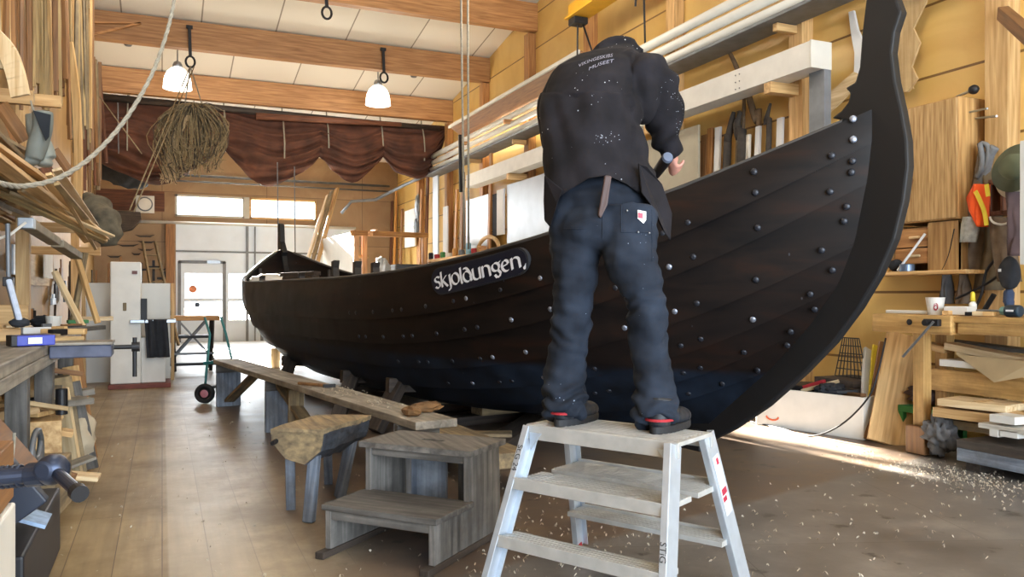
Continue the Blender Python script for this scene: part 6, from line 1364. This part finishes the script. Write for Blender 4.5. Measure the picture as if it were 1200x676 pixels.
# things on the right bench
def rb_pt(px): return P(px, 372, X=BX0+.22).y
cx_ = 5.2; cy0 = P(1096, 362, X=cx_).y; cu = thing('plastic_cup', 'white plastic cup with a red print on the right workbench', 'cup', (cx_, cy0, BZ+.001))
MB().lathe([(.048, 0), (.065, .125), (.068, .128), (.062, .128), (.045, .006)], (cx_, cy0, BZ+.001), 28).build('cup_body', M_white, cu, smooth=False)
pa = Vector((cx_, cy0, BZ+.05)); tod = -Vector((cx_, cy0, 0)).normalized(); tsd = Vector((-tod.y, tod.x, 0))
m = MB()
for k in range(5): m.tube([pa+tod*.0585+tsd*(.004+.022*math.cos(k*1.3+j*PI/4)*.6)+ZV*(.0+.02*math.sin(k*1.3+j*PI/4)+.004*k) for j in range(6)], .0022, 4)
m.build('red_print', M_pink, cu)
items = [(1125, .17, .12, .06, M_white, 'power_tool_case', 'white-grey power tool case on the right workbench', 'case'), (1150, .10, .05, .03, 'pale', 'wood_scrap', 'pale wood scrap right of the white tool case', 'scrap'), (1110, .05, .05, .03, 'pine', 'wood_scrap', 'small pine scrap between cup and tool case', 'scrap'), (1140, .08, .06, .025, M_black, 'black_tray', 'small black tray in front of the tool case', 'tray'), (1070, .4, .08, .025, 'ash', 'white_board_strip', 'whitish board lying on the left end of the right workbench', 'board'), (1160, .07, .05, .03, 'pine', 'wood_scrap', 'little pine scrap left of the dark grinder', 'scrap')]
for px, L_, w_, h_, mt, nm, lab, ct in items:
    x_ = 5.08 if ct in ('tray', 'scrap') else 5.2; y = P(px, 365, X=x_).y; rbox((x_, y, BZ+.006+h_/2), (w_, L_, h_), .15, mt, nm, lab, ct)
y = P(1140, 350, X=5.3).y; gb_ = thing('glue_bottle', 'small bottle with a yellow cap on the right workbench', 'bottle', (5.3, y, BZ+.001)); MB().lathe([(.025, 0), (.026, .08), (.012, .10)], (5.3, y, BZ+.001), 16).build('bottle_body', M_white, gb_, smooth=True); MB().lathe([(.018, .10), (.014, .16), (.005, .17)], (5.3, y, BZ+.001), 16).build('bottle_cap', M_yellow, gb_, smooth=True)
a = P(1188, 362, X=5.08); a.z = BZ+.042; t = thing('angle_grinder', 'dark teal cylindrical power tool lying on the right workbench', 'power tool', a); yd = Vector((0, 1, 0))
MB().cyl(a-yd*.05, a+yd*.05, .04, n=24).build('motor_body', plain('dark_teal_body', '#182c3a', .4), t, bev=.012); MB().cyl(a+yd*.05, a+yd*.085, .032, .026, 20).build('tool_collar', plain('pale_teal', '#7aa89e', .4), t, bev=.004); MB().cyl(a+yd*.085, a+yd*.26, .008, n=12).build('spindle', M_steel, t)
MB().box(a-Vector((.041, .0, -.003)), (.004, .05, .012)).build('white_mark', M_paper, t)
a, b = P(1152, 366, X=5.5), P(1165, 345, X=5.5); tag(MB().cyl(a, b, .018).build('black_rod', M_black), 'short black rod leaning at the back of the right workbench', 'rod')
# ================================================================ lamps, straps, ropes, sail
def lamp_glass():
    m, nt, b = nodemat('lit_opal_glass'); b.inputs['Base Color'].default_value = (.9, .88, .82, 1); b.inputs['Emission Color'].default_value = (1, .96, .86, 1); b.inputs['Emission Strength'].default_value = 3.2; b.inputs['Roughness'].default_value = .3; return m
M_lamp = lamp_glass()
lampdefs = [(208, 104, 14.9, 'lit bell-shaped pendant lamp on the left, behind the hanging twine bundle'), (443, 123, 14.9, 'lit bell-shaped pendant lamp on the right, above the brown sail')]
def make_lamp(px, py, y, lab):
    p = P(px, py, Y=y); t = thing('pendant_lamp', lab, 'lamp', p)
    MB().lathe([(.235, 0), (.228, .03), (.222, .12), (.205, .20), (.17, .28), (.11, .34), (.07, .36)], p, 32).build('lamp_shade', M_lamp, t, smooth=True)
    MB().lathe([(.075, .355), (.08, .40), (.06, .45), (.02, .47)], p, 20).build('lamp_cap', M_steel, t, smooth=True)
    zt = ceil_z(p.y)-.0; MB().cyl(p+ZV*.46, Vector((p.x, p.y, zt)), .012).build('stem', M_steel, t)
    l = bpy.data.lights.new('lamp_light', 'POINT'); l.energy = 60; l.color = (1, .91, .76); l.shadow_soft_size = .15
    lo = bpy.data.objects.new('lamp_light', l); C.objects.link(lo); lo.parent = t; lo.location = (0, 0, -.16)
    return t
l1 = make_lamp(*lampdefs[0]); l2 = make_lamp(*lampdefs[1])
for x, y in ((.24, 8.6), (3.7, 8.6), (.24, 3.5), (3.7, 3.5), (.24, -.8), (3.7, -.8)):  # extra unseen pendants, added to light the near half of the room
    d_ = dup(l1, (x, y, 4.9), label='bell-shaped pendant lamp added out of view to light the near half of the room', group='added pendant lamps out of view')
    l = bpy.data.lights.new('lamp_light', 'POINT'); l.energy = 60; l.color = (1, .91, .76); l.shadow_soft_size = .15
    lo = bpy.data.objects.new('lamp_light', l); C.objects.link(lo); lo.parent = d_; lo.location = (0, 0, -.16)
# black straps with hooks on the beams
def strap(px, y0, y1, Y, lab):
    a, b = P(px, y0, Y=Y), P(px+1, y1, Y=Y); t = thing('lifting_strap', lab, 'strap', a)
    MB().beam(a, b, .05, .03, (0, 1, 0)).build('strap_band', M_black, t, bev=.004)
    MB().tube([b+Vector((.07*math.cos(k*PI/8), 0, -.09+.09*math.sin(k*PI/8))) for k in range(17)], .018, 8).build('hook', M_black, t, smooth=True)
    MB().beam(a+ZV*.02-Vector((.05, 0, 0)), a+ZV*.02+Vector((.05, 0, 0)), .05, .05).build('beam_clamp', M_black, t, bev=.004); return b
hk = strap(222, 33, 66, 14.28, 'black strap with hook on the beam above the twine bundle'); strap(449, 59, 85, 14.28, 'black strap with hook on the beam above the right lamp')
strap(382, -6, 8, 12.14, 'black hook at the top edge, on the nearest beam')
# big slack rope
rp = [(205, -20, 3.6), (203, 6, 3.5), (195, 40, 3.4), (181, 80, 3.25), (163, 115, 3.1), (140, 149, 2.95), (108, 183, 2.75), (70, 208, 2.5), (30, 218, 2.3), (0, 215, 2.1), (-40, 205, 1.9)]
pp, _ = tubeish([P(x, y, d=d) for x, y, d in rp], [.01]*len(rp), sub=14)
m = MB(); nP = len(pp)
for k in range(3):
    q = []
    for i, p in enumerate(pp):
        t = (pp[min(i+1, nP-1)]-pp[max(i-1, 0)]).normalized(); s_ = t.cross(RV).normalized(); u = t.cross(s_); a = i*.55+k*2*PI/3
        q.append(p+s_*math.cos(a)*.0038+u*math.sin(a)*.0038)
    m.tube(q, .0046, 8)
tag(m.build('slack_rope', M_rope, smooth=True), 'thick pale twisted rope hanging in a wide curve across the upper left', 'rope')
# strings from the hook
bt = P(225, 122, d=12.6)
def line(name, pts, r, mat, lab, cat='rope', group=None): return tag(MB().tube(pts, r, 6).build(name, mat, smooth=True), lab, cat, group)
line('hoist_line', [hk-ZV*.16, P(152, 246, d=10)], .009, M_twine, 'upper of two thin lines running from the hook down to the left', group=None)
line('hoist_line', [hk-ZV*.16+Vector((.06, 0, 0)), P(157, 248, d=10)], .009, M_twine, 'lower of two thin lines running from the hook down to the left')
line('guy_line', [P(116, 112, d=9.3), P(166, 180, d=9.0)], .006, M_twine, 'thin slanting line in front of the sail at the left')
line('guy_line', [P(540, -10, d=9), P(543, 200, d=9), P(544, 292, d=9)], .012, M_rope, 'left of two thin ropes hanging straight down near the photo centre')
line('guy_line', [P(548, -10, d=9), P(549, 200, d=9), P(549, 292, d=9)], .012, M_rope, 'right of two thin ropes hanging straight down near the photo centre')
line('iron_rod', [P(539, 158, d=14), P(540, 225, d=14)], .03, M_black, 'black iron rod hanging in front of the right wall by the thin ropes', 'rod')
for px, y0, y1, lab in ((325, 190, 272, 'thin string hanging above the stern post'), (345, 195, 300, 'thin string hanging just right of the stern post'), (138, 120, 180, 'thin string hanging left of the twine bundle')):
    line('thin_string', [P(px, y0, d=13.2), P(px+1, y1, d=13.2)], .009, M_grey, lab, 'cord')
# hanging twine bundle
tb = thing('twine_bundle', 'big hanging bundle of tangled straw-coloured twine below the hook', 'twine', bt)
r = random.Random(11)
for part, n, mat in (('loose_strands', 130, M_twine), ('strands', 120, plain('pale_twine', '#92805e', .9, 0, .3, 30)), ('dark_strands', 70, plain('dark_twine', '#4c4336', .9, 0, .3, 30))):
    m = MB()
    for _ in range(n):
        a = r.random()*2*PI; w_ = .12+.34*r.random(); top = bt+Vector((math.cos(a)*w_*.5, math.sin(a)*w_*.5, -.08-.05*r.random()))
        g_ = r.random(); bx_ = 192+66*g_; bot = P(bx_, r.uniform(175, 214)-(bx_-192)*.22 if part != 'loose_strands' else r.uniform(150, 196), d=12.6+r.uniform(-.3, .3))
        hump = P(225+(bx_-225)*r.uniform(.35, .8), 122+r.uniform(0, 8), d=12.6+r.uniform(-.2, .2)); mid = hump*.42+bot*.58+Vector(((bx_-225)*.006+r.gauss(0, .05), r.gauss(0, .1), r.uniform(0, .1)))
        q, _ = tubeish([P(225, 128, d=12.6), hump, mid, bot, bot+Vector((r.gauss(0, .07), 0, r.uniform(-.08, .10)))], [1]*5, sub=4); m.tube(q, .0068, 4, False)
    m.build(part, mat, tb)
m = MB()
for _ in range(45):
    q, _x = tubeish([P(222+r.uniform(-10, 4), 135, d=12.5), P(206+r.uniform(-6, 6), 160, d=12.45), P(199+r.uniform(-7, 7), 190, d=12.5), P(195+r.uniform(-8, 12), 214+r.uniform(-12, 4), d=12.5)], [1]*4, sub=4); m.tube(q, .0065, 4, False)
m.build('straw_tail', plain('straw', '#b39a74', .9, 0, .3, 30), tb)
MB().tube([hk-ZV*.17, bt-Vector((.1, 0, .0))], .01, 6).tube([hk-ZV*.17, bt+Vector((.15, 0, 0))], .01, 6).build('sling', M_rope, tb)
# sail
SY = 16.9
def sail_mat():
    m, nt, b = nodemat('tanned_sailcloth'); mp = coords(nt, (1, 1, 1)); n = N(nt, 'ShaderNodeTexNoise'); n.inputs['Scale'].default_value = 3; n.inputs['Detail'].default_value = 8; nt.links.new(mp.outputs[0], n.inputs['Vector'])
    r = ramp(nt, [(.3, lin('#33190e')), (.7, lin('#5b3524'))]); nt.links.new(n.outputs[0], r.inputs[0]); nt.links.new(r.outputs[0], b.inputs['Base Color']); b.inputs['Roughness'].default_value = .85; bumpit(nt, b, n.outputs[0], .3, .03); return m
M_sail = sail_mat()
low = []
for x0_, x1_, ya_, yb_, dp_ in ((110, 262, 186, 176, 33), (262, 374, 176, 184, 37), (374, 448, 184, 184, 28), (448, 526, 184, 152, 42)):
    for k_ in range(12):
        f_ = k_/12; low.append((x0_+(x1_-x0_)*f_, ya_+(yb_-ya_)*f_+dp_*4*f_*(1-f_)*(1+.12*math.sin(f_*9+x0_))))
low.append((527, 152))
topl = [(110, 116), (300, 128), (400, 138), (525, 148)]
def itp(tab, x):
    for (a, b), (c_, d_) in zip(tab, tab[1:]):
        if a <= x <= c_:
            t = (x-a)/(c_-a); return b+(d_-b)*t
    return tab[-1][1]
sail = thing('folded_sail', 'brown-red sailcloth hanging in deep swags from a yard under the roof beams', 'sail', P(320, 140, Y=SY))
def sf(u, v):
    x = 111+(524-111)*u; yt = itp(topl, x); yl = itp(low, x); y = yt+(yl-yt)*v
    p = P(x, y, Y=SY); sag = (yl-yt)/70.0
    k = v*14*(.6+.4*sag)+2.2*noise.noise(Vector((u*6, v*2, 0)))
    bul = .30*math.sin(v*PI*.9)*sag; f = .085*(1-abs(math.sin(k*1.25)))**1.5+.035*math.sin(k*4.1+u*9)+.05*noise.noise(Vector((u*14, v*9, 3)))
    p.y += -bul-f*(.3+v*.9); return p
m = MB(); m.slab(sf, lambda u, v: sf(u, v)+Vector((0, .03, 0)), 180, 60); m.build('sailcloth', M_sail, sail, smooth=True)
for (x0, x1, y0, y1, dd, mt) in ((112, 527, 113, 151, -.12, 'dark'), (300, 470, 136, 146, -.3, 'redbrown')):
    MB().cyl(P(x0, y0, Y=SY+dd), P(min(x1, 515), y1, Y=SY+dd), .07, .05).build('yard', mt, sail, smooth=True)
for px in (150, 210, 262, 330, 382, 445, 493):
    yt = itp(topl, px); yy = min(itp(low, px), yt+70)
    q = [sf((px-111)/413, v)+Vector((0, -.05, 0)) for v in (0, .15, .3, .5, .7)]
    MB().tube([P(px, yt-14, Y=SY-.2)]+q, .014, 6).build('brail_line', M_rope, sail)
# second roll of dark cloth behind, blue-grey
tag(MB().blob(P(150, 196, Y=19.5), (.62, .25, .42), .3, 3, 2).build('dark_tarp', M_cloth_dk, smooth=True), 'dark tarpaulin bundle hanging behind the left end of the sail', 'tarpaulin')
# ---------------------------------------------------------------- camera + light
cam = bpy.data.cameras.new('camera'); co = bpy.data.objects.new('camera', cam); C.objects.link(co)
co.location = (0, 0, H); co.rotation_euler = (PI/2, 0, -A); cam.sensor_width = 36; cam.lens = 28.5; cam.shift_y = 7/1200; cam.clip_start = .05; cam.clip_end = 200
bpy.context.scene.camera = co
w = bpy.data.worlds.new('world'); bpy.context.scene.world = w; w.use_nodes = True
bg = w.node_tree.nodes['Background']; bg.inputs[0].default_value = (.82, .91, 1, 1); bg.inputs[1].default_value = 5.0
def area(name, loc, rot, sx, sy, e, col, spread=PI):
    l = bpy.data.lights.new(name, 'AREA'); l.shape = 'RECTANGLE'; l.size = sx; l.size_y = sy; l.energy = e; l.color = col; l.spread = spread
    o = bpy.data.objects.new(name, l); C.objects.link(o); o.location = loc; o.rotation_euler = rot; return o
area('daylight_front_door', (2.15, YF+.05, 2.1), (PI/2, 0, 0), 6.2, 4.1, 900, (.74, .87, 1))
area('daylight_back_window', (1.95, YB-.1, 3.28), (-PI/2, 0, 0), 3.2, .5, 120, (.9, .96, 1))
area('daylight_gate_panes', (2.2, YB-.12, 1.1), (-PI/2, 0, 0), 3.6, 1.1, 90, (.9, .96, 1))
s = bpy.data.lights.new('sun', 'SUN'); s.energy = 450; s.angle = .012; s.color = (1, .93, .8)
so = bpy.data.objects.new('sun', s); C.objects.link(so)
d = Vector((3.35, 4.66, 0))-Vector((1.92, YB, 3.3)); so.rotation_euler = d.to_track_quat('-Z', 'Y').to_euler()
vs = bpy.context.scene.view_settings; vs.view_transform = 'Standard'; vs.look = 'None'; vs.exposure = 0; vs.gamma = 1; vs.use_curve_mapping = False
cy = bpy.context.scene.cycles; cy.max_bounces = 6; cy.diffuse_bounces = 4; cy.glossy_bounces = 3; cy.transmission_bounces = 4; cy.transparent_max_bounces = 8; cy.sample_clamp_indirect = 6; cy.use_denoising = True
